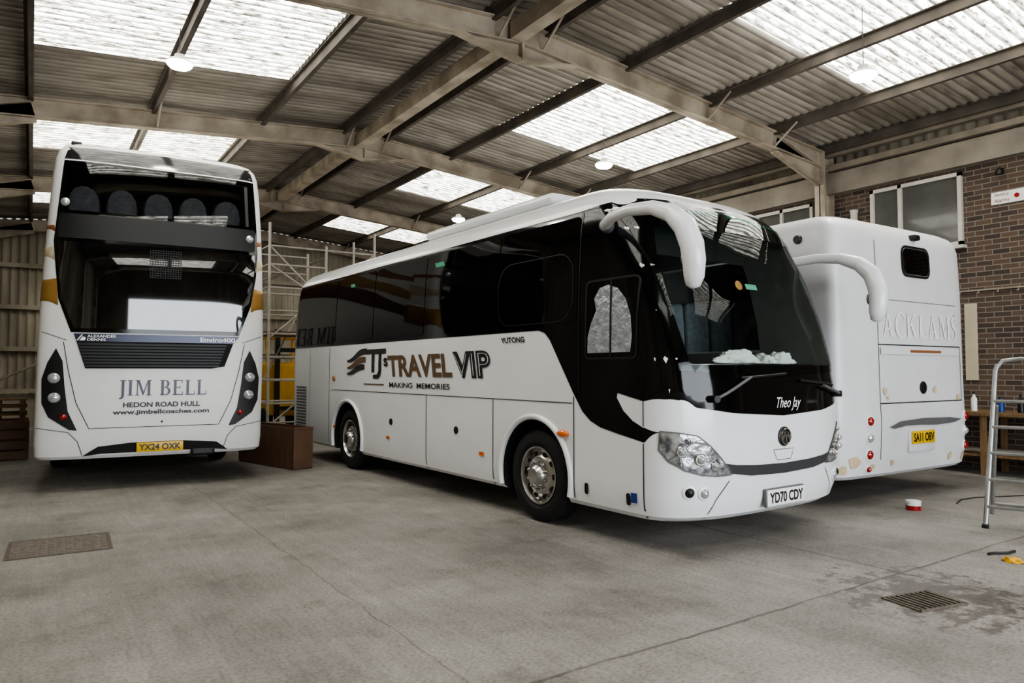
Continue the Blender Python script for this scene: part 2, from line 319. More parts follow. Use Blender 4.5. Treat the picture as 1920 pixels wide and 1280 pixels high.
# ------------------------------------------------------------------ vehicle shell
class Shell:
    def __init__(s, hw, p, yr, levels, D=.55, Dr=.3, pr=3.5, lean=0.0):
        s.hw = hw; s.p = p; s.yr = yr; s.lv = levels; s.D = D; s.Dr = Dr; s.pr = pr; s.lean = lean; s.c = {}
    def par(s, z):
        lv = s.lv
        if z <= lv[0][0]: return lv[0][1:]
        for a, b in zip(lv, lv[1:]):
            if z <= b[0]:
                t = (z - a[0]) / (b[0] - a[0]); return tuple(a[i] + (b[i] - a[i]) * t for i in (1, 2))
        return lv[-1][1:]
    def half(s, z):
        key = round(z, 4)
        if key in s.c: return s.c[key]
        ins, yf = s.par(z); a = s.hw - ins; pts = []; n = 30
        D = min(s.D, a); yr = s.yr - min(ins, .5)
        for i in range(n + 1):
            t = math.pi / 2 * i / n
            pts.append((s.hw - a * math.sin(t) ** (2 / s.p), yf + D * (1 - max(0, math.cos(t)) ** (2 / s.p))))
        m = 40; y0 = yf + D; y1 = yr - s.Dr
        for i in range(1, m + 1): pts.append((s.hw - a, y0 + (y1 - y0) * i / m))
        k = 12
        for i in range(k - 1, -1, -1):
            t = math.pi / 2 * i / k
            pts.append((s.hw - a * math.sin(t) ** (2 / s.pr), yr - s.Dr * (1 - math.cos(t) ** (2 / s.pr))))
        Ls = [0]
        for q, w in zip(pts, pts[1:]): Ls.append(Ls[-1] + math.hypot(w[0] - q[0], w[1] - q[1]))
        if len(s.c) < 4000: s.c[key] = (pts, Ls)
        return pts, Ls
    def at(s, L, z):
        pts, Ls = s.half(z); l = abs(L)
        i = min(max(bisect.bisect_right(Ls, l) - 1, 0), len(Ls) - 2)
        t = (l - Ls[i]) / (Ls[i + 1] - Ls[i] + 1e-9); t = min(t, 1)
        x = pts[i][0] + (pts[i + 1][0] - pts[i][0]) * t; y = pts[i][1] + (pts[i + 1][1] - pts[i][1]) * t
        if L < 0: x = 2 * s.hw - x
        return Vector((x + s.lean * (z - s.lv[0][0]), y, z))
    def pt(s, L, z, off=0):
        p = s.at(L, z); e = .02
        a = s.at(L + e, z) - s.at(L - e, z); b = s.at(L, z + e) - s.at(L, z - e)
        n = b.cross(a)
        if n.length < 1e-9: n = Vector((0, 0, 1))
        n.normalize()
        return p + n * off
    def nrm(s, L, z):
        return (s.pt(L, z, 1) - s.pt(L, z, 0)).normalized()
    def LL(s, tag, a, z):
        pts, Ls = s.half(z)
        if tag in 'sr':
            for i in range(len(pts) - 1):
                if pts[i][1] <= a <= pts[i + 1][1] + 1e-9:
                    t = (a - pts[i][1]) / (pts[i + 1][1] - pts[i][1] + 1e-9); L = Ls[i] + (Ls[i + 1] - Ls[i]) * t; break
            else: L = 0 if a < pts[0][1] else Ls[-1]
            return L if tag == 's' else -L
        x = a; sg = 1
        if x > s.hw: x = 2 * s.hw - x; sg = -1
        for i in range(31):
            if pts[i][0] >= x >= pts[i + 1][0]:
                t = (pts[i][0] - x) / (pts[i][0] - pts[i + 1][0] + 1e-9); return sg * (Ls[i] + (Ls[i + 1] - Ls[i]) * t)
        return sg * Ls[30]
    def body(s, zs):
        mb = MB(); rings = []
        for z in zs:
            pts, _ = s.half(z); full = [(x, y) for x, y in pts] + [(2 * s.hw - x, y) for x, y in pts[-2:0:-1]]
            lx = s.lean * (z - s.lv[0][0]); rings.append([(x + lx, y, z) for x, y in full])
        n = len(rings[0]); vs = [p for r in rings for p in r]; fs = []
        for i in range(len(rings) - 1):
            for k in range(n): fs.append((i * n + k, i * n + (k + 1) % n, (i + 1) * n + (k + 1) % n, (i + 1) * n + k))
        for base in (0, (len(rings) - 1) * n):
            h = n // 2
            for k in range(1, h - 1):
                fs.append((base + k, base + k + 1, base + (n - k - 1) % n, base + (n - k) % n))
            fs.append((base + 0, base + 1, base + n - 1)); fs.append((base + h - 1, base + h, base + h + 1))
        return mb.add(vs, fs)
    def conv(s, poly, step=.1, closed=True):
        out = []; n = len(poly)
        for i in range(n if closed else n - 1):
            a = poly[i]; b = poly[(i + 1) % n]; out.append((s.LL(*a), a[2]))
            if a[0] == b[0]:
                k = int(math.hypot(a[1] - b[1], a[2] - b[2]) / step)
                for j in range(1, k + 1):
                    t = j / (k + 1); z = a[2] + (b[2] - a[2]) * t; out.append((s.LL(a[0], a[1] + (b[1] - a[1]) * t, z), z))
        if not closed: out.append((s.LL(*poly[-1]), poly[-1][2]))
        return out
    def patch(s, poly, off=.004, holes=(), grid=.09, mb=None):
        o = s.conv(poly); hs = [s.conv(h) for h in holes]; mb = mb or MB()
        verts = []; edges = []
        for lp in [o] + hs:
            k = len(verts); verts += [Vector(q) for q in lp]; edges += [(k + i, k + (i + 1) % len(lp)) for i in range(len(lp))]
        def pip(x, y, lp):
            c = False; j = len(lp) - 1
            for i in range(len(lp)):
                if (lp[i][1] > y) != (lp[j][1] > y) and x < (lp[j][0] - lp[i][0]) * (y - lp[i][1]) / (lp[j][1] - lp[i][1]) + lp[i][0]: c = not c
                j = i
            return c
        def inside(x, y): return pip(x, y, o) and not any(pip(x, y, h) for h in hs)
        x0 = min(q[0] for q in o); x1 = max(q[0] for q in o); z0 = min(q[1] for q in o); z1 = max(q[1] for q in o)
        nx = int((x1 - x0) / grid); nz_ = int((z1 - z0) / grid)
        for i in range(1, nx + 1):
            for j in range(1, nz_ + 1):
                x = x0 + (x1 - x0) * i / (nx + 1); z = z0 + (z1 - z0) * j / (nz_ + 1)
                if inside(x, z): verts.append(Vector((x, z)))
        r = delaunay_2d_cdt(verts, edges, [], 0, 1e-6)
        vs = r[0]; fs = []
        for f in r[2]:
            cx = sum(vs[i].x for i in f) / 3; cy = sum(vs[i].y for i in f) / 3
            if inside(cx, cy): fs.append(tuple(reversed(f)))
        return mb.add([s.pt(v.x, v.y, off) for v in vs], fs)
    def seam(s, poly, w=.012, off=.005, mb=None, closed=False):
        mb = mb or MB(); q = s.conv(poly, .08, closed)
        if closed: q.append(q[0])
        vs = []; fs = []
        for i, p in enumerate(q):
            a = Vector(q[max(i - 1, 0)]); b = Vector(q[min(i + 1, len(q) - 1)]); d = (b - a)
            if d.length < 1e-9: d = Vector((1, 0))
            d.normalize(); n = Vector((-d.y, d.x)) * w / 2; p = Vector(p)
            vs += [s.pt((p + n).x, (p + n).y, off), s.pt((p - n).x, (p - n).y, off)]
        for i in range(len(q) - 1): fs.append((2 * i, 2 * i + 1, 2 * i + 3, 2 * i + 2))
        return mb.add(vs, fs)
    def put(s, vf, tag, a, z, off=.009, mb=None):
        mb = mb or MB(); L0 = s.LL(tag, a, z)
        return mb.add([s.pt(L0 - x, z + y, off) for x, y in vf[0]], vf[1])
    def disc(s, tag, a, z, r, h=.02, mb=None, n=20, dome=False, base=0):
        mb = mb or MB(); L = s.LL(tag, a, z); c = s.pt(L, z, base); nr = s.nrm(L, z)
        prof = [(r, -.005), (r, h * .6), (r * .85, h), (r * .45, h * (1.5 if dome else 1)), (0.001, h * (1.7 if dome else 1))]
        return mb.lathe(prof, c, nr, n)

def rr(tag, x0, z0, x1, z1, r, n=5):
    out = []
    sx = 1 if x1 > x0 else -1
    for cx, cz, a0 in ((x1 - sx * r, z0 + r, -90), (x1 - sx * r, z1 - r, 0), (x0 + sx * r, z1 - r, 90), (x0 + sx * r, z0 + r, 180)):
        for i in range(n + 1):
            a = R(a0 + 90 * i / n); out.append((tag, cx + sx * r * math.cos(a), cz + r * math.sin(a)))
    return out

def cut(ob, mb, dark_index=1):
    c = mk('cutter', mb, list(ob.data.materials)); c.parent = ob.parent
    for p in c.data.polygons: p.material_index = dark_index
    m = ob.modifiers.new('b', 'BOOLEAN'); m.operation = 'DIFFERENCE'; m.solver = 'EXACT'; m.object = c
    bpy.context.view_layer.update()
    dg = bpy.context.evaluated_depsgraph_get(); me = bpy.data.meshes.new_from_object(ob.evaluated_get(dg))
    ob.modifiers.clear(); ob.data = me; bpy.data.objects.remove(c)

def text(body, W, H, bold=0.0, shear=0.0, center=True):
    cu = bpy.data.curves.new('t', 'FONT'); cu.body = body; cu.size = 1; cu.offset = bold; cu.shear = shear; cu.resolution_u = 4
    o = bpy.data.objects.new('t', cu); COL.objects.link(o)
    dg = bpy.context.evaluated_depsgraph_get(); me = bpy.data.meshes.new_from_object(o.evaluated_get(dg))
    vs = [(v.co.x, v.co.y) for v in me.vertices]; fs = [tuple(p.vertices) for p in me.polygons]
    bpy.data.objects.remove(o); bpy.data.meshes.remove(me)
    return fit(vs, fs, W, H, center)
def fit(vs, fs, W, H, center=True):
    x0 = min(v[0] for v in vs); x1 = max(v[0] for v in vs); y0 = min(v[1] for v in vs); y1 = max(v[1] for v in vs)
    sx = W / (x1 - x0); sy = H / (y1 - y0)
    return [((v[0] - x0) * sx - (W / 2 if center else 0), (v[1] - y0) * sy - (H / 2 if center else 0)) for v in vs], fs

def serif(word, W, H, gap=.1):
    vs = []; fs = []; X = 0
    def P(pts):
        k = len(vs); vs.extend([(X + a, b) for a, b in pts]); fs.append(tuple(range(k, k + len(pts))))
    def r(a, b, c, d): P([(a, b), (c, b), (c, d), (a, d)])
    def stem(x): r(x, 0, x + .16, 1); r(x - .09, 0, x + .25, .05); r(x - .09, .95, x + .25, 1)
    def arc(cx, cy, rx, ry, a0, a1, tk, tn, n=14):
        for i in range(n):
            a = R(a0 + (a1 - a0) * i / n); b = R(a0 + (a1 - a0) * (i + 1) / n)
            P([(cx + rx * math.cos(a), cy + ry * math.sin(a)), (cx + rx * math.cos(b), cy + ry * math.sin(b)),
               (cx + (rx - tk) * math.cos(b), cy + (ry - tn) * math.sin(b)), (cx + (rx - tk) * math.cos(a), cy + (ry - tn) * math.sin(a))])
    for ch in word:
        if ch == ' ': X += .4; continue
        if ch == 'I': stem(.1); w = .36
        elif ch == 'J':
            r(.16, .0, .32, 1); r(.06, .95, .42, 1); P([(.32, 0), (.28, -.14), (.14, -.22), (0, -.2), (.02, -.13), (.12, -.12), (.16, 0)]); w = .42
        elif ch == 'M':
            r(.12, 0, .18, 1); r(.02, 0, .3, .05); r(.02, .95, .26, 1); r(.8, 0, .96, 1); r(.71, 0, 1.05, .05); r(.8, .95, 1.05, 1)
            P([(.12, 1), (.28, 1), (.56, .2), (.5, .02)]); P([(.8, 1), (.86, 1), (.54, .02), (.48, .06)]); w = 1.06
        elif ch == 'B':
            stem(.1); r(.26, .95, .36, 1); r(.26, .5, .38, .55); r(.26, 0, .38, .05)
            arc(.36, .755, .26, .245, -90, 90, .15, .05); arc(.38, .27, .32, .27, -90, 90, .16, .05); w = .72
        elif ch == 'E':
            stem(.1); r(.26, .94, .66, 1); r(.26, .48, .52, .54); r(.26, 0, .7, .06); r(.62, .78, .66, 1); r(.66, 0, .7, .24); r(.49, .4, .52, .62); w = .72
        elif ch == 'L': stem(.1); r(.26, 0, .66, .06); r(.62, 0, .66, .27); w = .67
        elif ch == 'A':
            P([(.12, 0), (.19, 0), (.47, .85), (.44, 1)]); P([(.42, 1), (.5, 1), (.86, 0), (.68, 0)]); r(.24, .3, .68, .36); r(0, 0, .32, .05); r(.56, 0, .98, .05); w = .96
        elif ch == 'C': arc(.48, .5, .46, .53, 48, 312, .16, .05, 22); r(.76, .68, .80, .98); r(.78, .05, .81, .2); w = .84
        elif ch == 'K':
            stem(.1); P([(.26, .4), (.26, .5), (.64, 1), (.72, 1)]); P([(.34, .58), (.45, .67), (.9, 0), (.7, 0)]); r(.54, .95, .86, 1); r(.6, 0, 1.0, .05); w = .98
        elif ch == 'S':
            c = [(.52, .78), (.46, .9), (.32, .975), (.17, .93), (.09, .78), (.16, .64), (.3, .54), (.44, .43), (.5, .28), (.42, .1), (.26, .025), (.12, .08), (.06, .24)]
            wd = [.02, .03, .05, .1, .13, .15, .16, .16, .14, .1, .05, .03, .02]
            for i in range(len(c) - 1):
                q = []
                for j in (i, i + 1):
                    a = c[max(j - 1, 0)]; b = c[min(j + 1, len(c) - 1)]; dx = b[0] - a[0]; dy = b[1] - a[1]; l = math.hypot(dx, dy)
                    q.append((-dy / l * wd[j] / 2, dx / l * wd[j] / 2))
                P([(c[i][0] + q[0][0], c[i][1] + q[0][1]), (c[i + 1][0] + q[1][0], c[i + 1][1] + q[1][1]), (c[i + 1][0] - q[1][0], c[i + 1][1] - q[1][1]), (c[i][0] - q[0][0], c[i][1] - q[0][1])])
            r(.5, .7, .54, .97); r(.04, .04, .08, .3); w = .58
        X += w + gap
    return fit(vs, fs, W, H)

def wheel(parent, x, y, Rr=.46, chrome=True, sgn=1, detail=True):
    ax = (sgn, 0, 0)
    k = Rr / .46
    t = MB().lathe([(.282 * k, .03), (.33 * k, .0), (.40 * k, 0), (.44 * k, .02), (.46 * k, .05), (.46 * k, .23), (.44 * k, .26), (.4 * k, .28), (.282 * k, .25)], (x, y, Rr), ax, 48, True)
    w = mk('wheel', t, M['rubber'], parent, 30)
    rm = MB().lathe([(.285 * k, .035), (.287 * k, .012), (.272 * k, .008), (.262 * k, .03), (.25 * k, .075), (.225 * k, .07), (.185 * k, .03), (.165 * k, .02), (.12 * k, .02), (.115 * k, .0), (.10 * k, -.03), (.075 * k, -.055), (.03 * k, -.06), (.001, -.06)], (x, y, Rr), ax, 48)
    mk('rim', rm, M['chrome' if chrome else 'steelrim'], w, 30)
    if not detail: return w
    h0 = n0 = None
    for i in range(10):
        a = 2 * math.pi * i / 10; c = Vector((x + sgn * .045, y + math.cos(a) * .213 * k, Rr + math.sin(a) * .213 * k))
        if h0 is None:
            h0 = mk('vent_hole', MB().lathe([(.03 * k, .0), (.027 * k, -.006), (.001, -.006)], (0, 0, 0), ax, 14), M['dark'], w, 40); h0.location = c
        else: o = h0.copy(); COL.objects.link(o); o.parent = w; o.location = c
        a = 2 * math.pi * (i + .5) / 10; c = Vector((x + sgn * .018, y + math.cos(a) * .142 * k, Rr + math.sin(a) * .142 * k))
        if n0 is None:
            n0 = mk('lug_nut', MB().tube([(0, 0, 0), (-sgn * .03, 0, 0), (-sgn * .036, 0, 0)], [.014, .014, .008], 6), M['chrome'], w, 40); n0.location = c
        else: o = n0.copy(); COL.objects.link(o); o.parent = w; o.location = c
    return w

def plate(parent, c, W, H, s, m):
    p = mk('number_plate', MB().rbox(c, (W, .012, H), .004), M[m], parent, 40)
    tv, tf = text(s, W * .9, H * .68, .03)
    t = MB().add([(c[0] + x, c[1] - .008, c[2] + y) for x, y in tv], tf)
    mk('plate_lettering', t, M['ink'], p)
    return p

def warp(rt, fn):
    done = set()
    def rec(o):
        for ch in o.children:
            if ch.type == 'MESH' and ch.data.name not in done and ch.location.length < 1e-6:
                done.add(ch.data.name)
                for v in ch.data.vertices: v.co = Vector(fn(*v.co))
            rec(ch)
    rec(rt)

# ================================================================== BUILDING
RX = 5.22; XR = 12.2; XL = -1.66
def zs_(x): return 6.2 - .085 * abs(x - RX)
def sheet_roof(mb, x0, x1, y0, y1, amp=.022, per=.15, n=6, dz=0):
    k = max(2, int((y1 - y0) / per * n)); vs = []; fs = []
    for i in range(k + 1):
        y = y0 + (y1 - y0) * i / k; o = amp * math.cos(2 * math.pi * y / per)
        vs += [(x0, y, zs_(x0) + o + dz), (x1, y, zs_(x1) + o + dz)]
    for i in range(k): fs.append((2 * i, 2 * i + 1, 2 * i + 3, 2 * i + 2))
    mb.add(vs, fs)
Y0, Y1 = -6.0, 23.9
skyY = [(-2.3, .6), (3.0, 5.85), (8.1, 11.0), (13.6, 16.2), (18.9, 21.5)]
SL = (-.1, 3.22); SR = (7.1, 10.9)
roof = MB()
for (xa, xb, sk) in ((XL - .3, RX, SL), (RX, XR + .3, SR)):
    y = Y0
    for a, b in skyY:
        sheet_roof(roof, xa, xb, y, a); sheet_roof(roof, xa, sk[0], a, b); sheet_roof(roof, sk[1], xb, a, b); y = b
    sheet_roof(roof, xa, xb, y, Y1)
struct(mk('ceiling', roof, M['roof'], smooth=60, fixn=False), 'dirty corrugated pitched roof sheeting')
n = 1
for a, b in skyY:
    for sk in (SL, SR):
        mb = MB(); sheet_roof(mb, sk[0], sk[1], a, b, dz=-.004)
        struct(mk('window_%d' % n, mb, M['sky'], smooth=60, fixn=False), 'dirty translucent corrugated skylight panel'); n += 1
tn = 1
def trim(mb, m, label, sm=None):
    global tn
    o = struct(mk('trim_%d' % tn, mb, M[m], smooth=sm), label); tn += 1; return o
def ibeam(mb, a, b, d=.3, w=.16, t=.018, up=Vector((0, 0, 1))):
    a = Vector(a); b = Vector(b); dr = (b - a).normalized(); u = (up - dr * up.dot(dr)).normalized(); s = dr.cross(u)
    def bx(o, su, ss):
        vs = []
        for p in (a, b):
            for i in (-1, 1):
                for j in (-1, 1): vs.append(p + u * (o + i * su / 2) + s * (j * ss / 2))
        mb.add(vs, [(0, 1, 3, 2), (4, 6, 7, 5), (0, 4, 5, 1), (2, 3, 7, 6), (0, 2, 6, 4), (1, 5, 7, 3)])
    bx(0, d, t); bx(d / 2 - t / 2, t, w); bx(-d / 2 + t / 2, t, w)
def zr(x): return 5.92 - .085 * abs(x - RX)
frames = [-3.0, 2.3, 7.6, 12.9, 18.2, 23.5]
for y in frames:
    mb = MB()
    ibeam(mb, (XL + .2, y, zr(XL + .2)), (RX, y, zr(RX))); ibeam(mb, (RX, y, zr(RX)), (XR - .2, y, zr(XR - .2)))
    for sg in (-1, 1):
        mb.prism([(RX, zr(RX) - .12), (RX + sg * .95, zr(RX + .95) - .14), (RX, zr(RX) - .36)], lambda p: (p[0], y - .012, p[1]), lambda p: (p[0], y + .012, p[1]))
        a = Vector((RX, y, zr(RX) - .36)); b = Vector((RX + sg * .95, y, zr(RX + .95) - .14)); dr = (b - a).normalized(); up = Vector((-dr.z, 0, dr.x)) * .012
        mb.add([a + up + Vector((0, -.075, 0)), a + up + Vector((0, .075, 0)), b + up + Vector((0, .075, 0)), b + up + Vector((0, -.075, 0)), a - up + Vector((0, -.075, 0)), a - up + Vector((0, .075, 0)), b - up + Vector((0, .075, 0)), b - up + Vector((0, -.075, 0))], [(0, 1, 2, 3), (7, 6, 5, 4), (0, 4, 5, 1), (1, 5, 6, 2), (2, 6, 7, 3), (3, 7, 4, 0)])
    mb.box((RX, y, zr(RX) - .11), (.03, .2, .52))
    ibeam(mb, (XR - 1.6, y, zr(XR - 1.6) - .05), (XR - .2, y, zr(XR) - .32), .3, .15)
    ibeam(mb, (XL + 1.6, y, zr(XL + 1.6) - .05), (XL + .2, y, zr(XL) - .32), .3, .15)
    ibeam(mb, (XR - .17, y, 0), (XR - .17, y, zr(XR) + .15), .3, .2, .02, up=Vector((1, 0, 0)))
    ibeam(mb, (XL + .17, y, 0), (XL + .17, y, zr(XL) + .15), .3, .2, .02, up=Vector((1, 0, 0)))
    for xx in (RX - .35, RX + .35, RX + 3.6, RX - 3.6, XR - 1.7):
        mb.cyl((xx, y - .05, zr(xx) - .13), (xx, y - .5, zs_(xx) - .1), .018, n=6)
    trim(mb, 'beam', 'cream painted steel portal frame')
for x in (-1.5, -.12, 1.55, 3.3, 4.8, 5.65, 7.1, 8.9, 10.55, 11.95):
    mb = MB(); z = zs_(x) - .1
    mb.box((x, (Y0 + Y1) / 2, z), (.02, Y1 - Y0, .15)); mb.box((x + .025, (Y0 + Y1) / 2, z - .07), (.06, Y1 - Y0, .012)); mb.box((x - .025, (Y0 + Y1) / 2, z + .07), (.06, Y1 - Y0, .012))
    trim(mb, 'purlin', 'dark steel roof purlin')
mb = MB()
for a, b in zip(frames, frames[1:]): mb.box((RX - .1, (a + b) / 2, zr(RX) - .04), (.2, b - a - .18, .22))
trim(mb, 'beam', 'cream ridge tie beam')
mb = MB().add([(-14, -16, 0), (24, -16, 0), (24, Y1, 0), (-14, Y1, 0), (-14, -16, -.2), (24, -16, -.2), (24, Y1, -.2), (-14, Y1, -.2)], [(0, 1, 2, 3), (7, 6, 5, 4), (0, 4, 5, 1), (1, 5, 6, 2), (2, 6, 7, 3), (3, 7, 4, 0)])
struct(mk('floor', mb, M['floor']), 'worn stained grey concrete floor slabs')
def sheet_wall(mb, axis, c, a0, a1, z0, z1fn, amp=.025, per=.2, n=6):
    k = int((a1 - a0) / per * n); vs = []; fs = []
    for i in range(k + 1):
        a = a0 + (a1 - a0) * i / k; w = math.cos(2 * math.pi * a / per); o = amp * max(-.6, min(.6, w)) / .6
        for z in (z0, z1fn(a)): vs.append((a, c + o, z) if axis == 'x' else (c + o, a, z))
    for i in range(k): fs.append((2 * i, 2 * i + 1, 2 * i + 3, 2 * i + 2))
    mb.add(vs, fs)
mb = MB(); sheet_wall(mb, 'x', Y1, XL, XR, .9, lambda a: zs_(a))
mb.box(((XL + XR) / 2, Y1 + .1, .45), (XR - XL, .2, .9))
for z in (.95, 2.1, 3.25, 4.4): mb.box(((XL + XR) / 2, Y1 - .1, z), (XR - XL, .08, .12))
for x in (.6, 3.6, 8.5): ibeam(mb, (x, Y1 - .2, 0), (x, Y1 - .2, zs_(x) - .3), .18, .14)
mb.tube([(-1.2, Y1 - .3, 1.0), (3.4, Y1 - .3, 3.4)], .035, 8); mb.tube([(3.8, Y1 - .3, 3.4), (8.3, Y1 - .3, 5.4)], .035, 8)
struct(mk('wall_end', mb, M['wallsheet']), 'ribbed metal sheeting end wall with rails')
mb = MB(); sheet_wall(mb, 'y', XL, Y0, Y1, 0, lambda a: 5.62)
struct(mk('wall_left', mb, M['wallsheet']), 'ribbed metal sheeting wall')
mb = MB(); mb.box((XR + .12, (Y0 + Y1) / 2, 2.37), (.24, Y1 - Y0, 4.74))
struct(mk('wall_right', mb, M['brick']), 'dark brown brick wall with pale mortar')
mb = MB(); sheet_wall(mb, 'y', XR + .1, Y0, Y1, 4.7, lambda a: 5.62, amp=.015)
struct(mk('wall_upper', mb, M['wallsheet']), 'grey sheeting above the brickwork')
mb = MB().box((XR - .02, (Y0 + Y1) / 2, 4.92), (.2, Y1 - Y0, .38)); trim(mb, 'conc', 'concrete lintel band')
mb = MB().box((XR - .1, (Y0 + Y1) / 2, 5.2), (.14, Y1 - Y0, .1)).box((XR - .1, (Y0 + Y1) / 2, 5.45), (.12, Y1 - Y0, .09)); trim(mb, 'rail', 'dusty sheeting rail')
mb = MB()
dx0, dx1, dz = 0.2, 9.0, 4.7
mb.box(((XL + dx0) / 2, Y0, 3.1), (dx0 - XL, .2, 6.2)); mb.box(((XR + dx1) / 2, Y0, 3.1), (XR - dx1, .2, 6.2)); mb.box(((dx0 + dx1) / 2, Y0, (dz + 6.2) / 2), (dx1 - dx0, .2, 6.2 - dz))
struct(mk('wall_front', mb, M['wallsheet']), 'end wall with wide open doorway')
def wall_window(y0, y1, z0, z1, ym, nn):
    fr = MB()
    for yy in (y0, y1, ym): fr.box((XR - .03, yy, (z0 + z1) / 2), (.07, .06, z1 - z0 + .06))
    for zz in (z0, z1): fr.box((XR - .03, (y0 + y1) / 2, zz), (.07, y1 - y0 + .06, .06))
    fr.box((XR - .05, (y0 + y1) / 2, z0 - .06), (.16, y1 - y0 + .14, .05))
    fr.box((XR - .035, (ym + y1) / 2, z0 + .28), (.05, y1 - ym, .05))
    w = struct(mk('window_%d' % nn, fr, M['frame']), 'white framed workshop window')
    g = mk('window_pane', MB().box((XR - .008, (y0 + y1) / 2, (z0 + z1) / 2), (.012, y1 - y0, z1 - z0)), M['pane'], w); g['kind'] = 'structure'
wall_window(5.36, 6.78, 3.52, 4.62, 6.3, 11)
wall_window(7.95, 9.4, 3.7, 4.62, 8.6, 12)

def lamp(x, y, z, lab):
    r0 = root('pendant_lamp', lab, 'lamp', (x, y, z), group='high bay pendant lamps')
    mk('lamp_shade', MB().lathe([(.03, .12), (.06, .11), (.07, .05), (.14, .035), (.165, .005), (.155, .0), (.13, .02), (.02, .04)], (0, 0, 0), (0, 0, 1), 28), M['lamph'], r0, 40)
    mk('bulb', MB().lathe([(.15, .008), (.145, -.02), (.12, -.045), (.07, -.06), (.001, -.066)], (0, 0, 0), (0, 0, 1), 28), M['lampw'], r0, 60)
    top = zs_(x) - z - .1
    mk('cord', MB().cyl((0, 0, .11), (0, 0, top), .005, n=6), M['cable'], r0)
for (x, y, z) in ((1.45, 9.6, 5.33), (8.15, 4.62, 5.02), (8.35, 9.5, 5.15), (8.4, 14.8, 5.12), (1.49, 14.8, 5.45)):
    lamp(x, y, z, 'round white high bay lamp hanging from roof purlin, lit')

# ================================================================== MAIN COACH
coach = root('coach', 'white single-deck touring coach with black glazing and bronze lettering', 'coach', (4.17, 5.82, 0), R(1.65))
lv = [(.27, .05, -1.84), (.31, .015, -1.90), (.42, 0, -1.94), (.7, 0, -1.965), (1.0, 0, -1.97), (1.35, 0, -1.96), (1.6, .0, -1.92), (2.0, .008, -1.82), (2.4, .025, -1.67),
      (2.75, .05, -1.50), (2.95, .075, -1.38), (3.04, .10, -1.30), (3.12, .15, -1.20), (3.19, .23, -1.07), (3.25, .34, -.90), (3.30, .5, -.68), (3.34, .7, -.4), (3.365, .92, -.05)]
S = Shell(1.25, 3.2, 7.38, lv, D=.55)
zl = [.27, .29, .31, .36, .42, .55, .7, .85, 1.0, 1.2, 1.35, 1.5, 1.6, 1.8, 2.0, 2.2, 2.4, 2.6, 2.75, 2.85, 2.95, 3.0, 3.04, 3.08, 3.12, 3.16, 3.19, 3.22, 3.25, 3.275, 3.30, 3.32, 3.34, 3.355, 3.365]
body = mk('body', S.body(zl), [M['white'], M['dark'], M['cabin']], coach)
for yy in (0, 4.72):
    for xx in (-.3, 2.05): cut(body, MB().cyl((xx, yy, .47), (xx + .75, yy, .47), .555, n=48))
ws = [(.22, 1.55), (2.28, 1.55), (2.33, 2.0), (2.3, 2.5), (2.2, 2.9), (1.25, 2.94), (.3, 2.9), (.2, 2.5), (.17, 2.0)]
cut(body, MB().prism(ws, lambda p: (p[0], -3, p[1]), lambda p: (p[0], 1.2, p[1])), 2)
dwin = [(-1.0, 1.7), (.9, 1.7), (.9, 2.75), (-.8, 2.75)]
cut(body, MB().prism(dwin, lambda p: (2.1, p[0], p[1]), lambda p: (2.8, p[0], p[1])), 2)
for p in body.data.polygons: p.use_smooth = True
body.data.set_sharp_from_angle(angle=R(32))
s = lambda y, z: ('s', y, z)
f = lambda x, z: ('f', x, z)
q = lambda y, z: ('r', y, z)
mask = [s(7.22, 1.9), s(7.22, 2.9), s(7.1, 3.0), s(-.6, 3.0), s(-1.0, 3.02), f(.3, 3.05), f(1.25, 3.07), f(2.2, 3.05), q(-1.0, 3.02), q(-.6, 3.0), q(7.0, 3.0), q(7.0, 1.9), q(1.1, 1.9), q(1.0, 1.55), q(-.5, 1.5), q(-.8, 1.3), q(-1.3, 1.25), f(2.3, 1.2), f(1.9, 1.14), f(1.25, 1.11), f(.6, 1.15), f(.25, 1.2),
        s(-1.5, 1.25), s(-1.2, 1.31), s(-1.19, 1.27), s(-1.27, 1.16), s(-1.38, 1.08), s(-1.5, 1.03), f(.1, 1.0), f(.08, .94), s(-1.5, .91), s(-1.2, .96), s(-.98, 1.0), s(-.85, 1.05), s(-.74, 1.13), s(-.61, 1.3), s(-.36, 1.66), s(-.26, 1.80), s(-.18, 1.87), s(-.08, 1.9)]
hole = [f(a, b) for a, b in ws]; hole2 = [q(a, b) for a, b in dwin]
mk('glazing_surround', S.patch(mask, .004, [hole, hole2]), M['black'], coach, 60, fixn=False, label='gloss black band around the glazing')
mk('door_window', S.patch([q(-1.03, 1.67), q(.93, 1.67), q(.93, 2.78), q(-.83, 2.78)], .01), M['sideg'], coach, 60, fixn=False)
glass = [f(.14, 1.5), f(1.25, 1.44), f(2.36, 1.5), f(2.4, 2.0), f(2.36, 2.5), f(2.25, 2.92), f(1.25, 2.98), f(.25, 2.92), f(.14, 2.5), f(.1, 2.0)]
mk('windscreen', S.patch(glass, .012), M['wscreen'], coach, 80, fixn=False, label='large curved windscreen')
gb = [f(.25, 2.74), f(1.25, 2.78), f(2.25, 2.74), f(2.24, 2.92), f(1.25, 2.98), f(.26, 2.92)]
mk('windscreen_shade_band', S.patch(gb, .015), M['greenband'], coach, 80, fixn=False)
mk('windscreen_sticker', S.put(([(0, 0), (.16, 0), (.16, .05), (0, .05)], [(0, 1, 2, 3)]), 'f', 1.05, 2.22, .016), M['green'], coach, fixn=False)
mk('windscreen_disc', S.disc('f', .96, 2.25, .045, .004, base=.014), M['gold'], coach, 40)
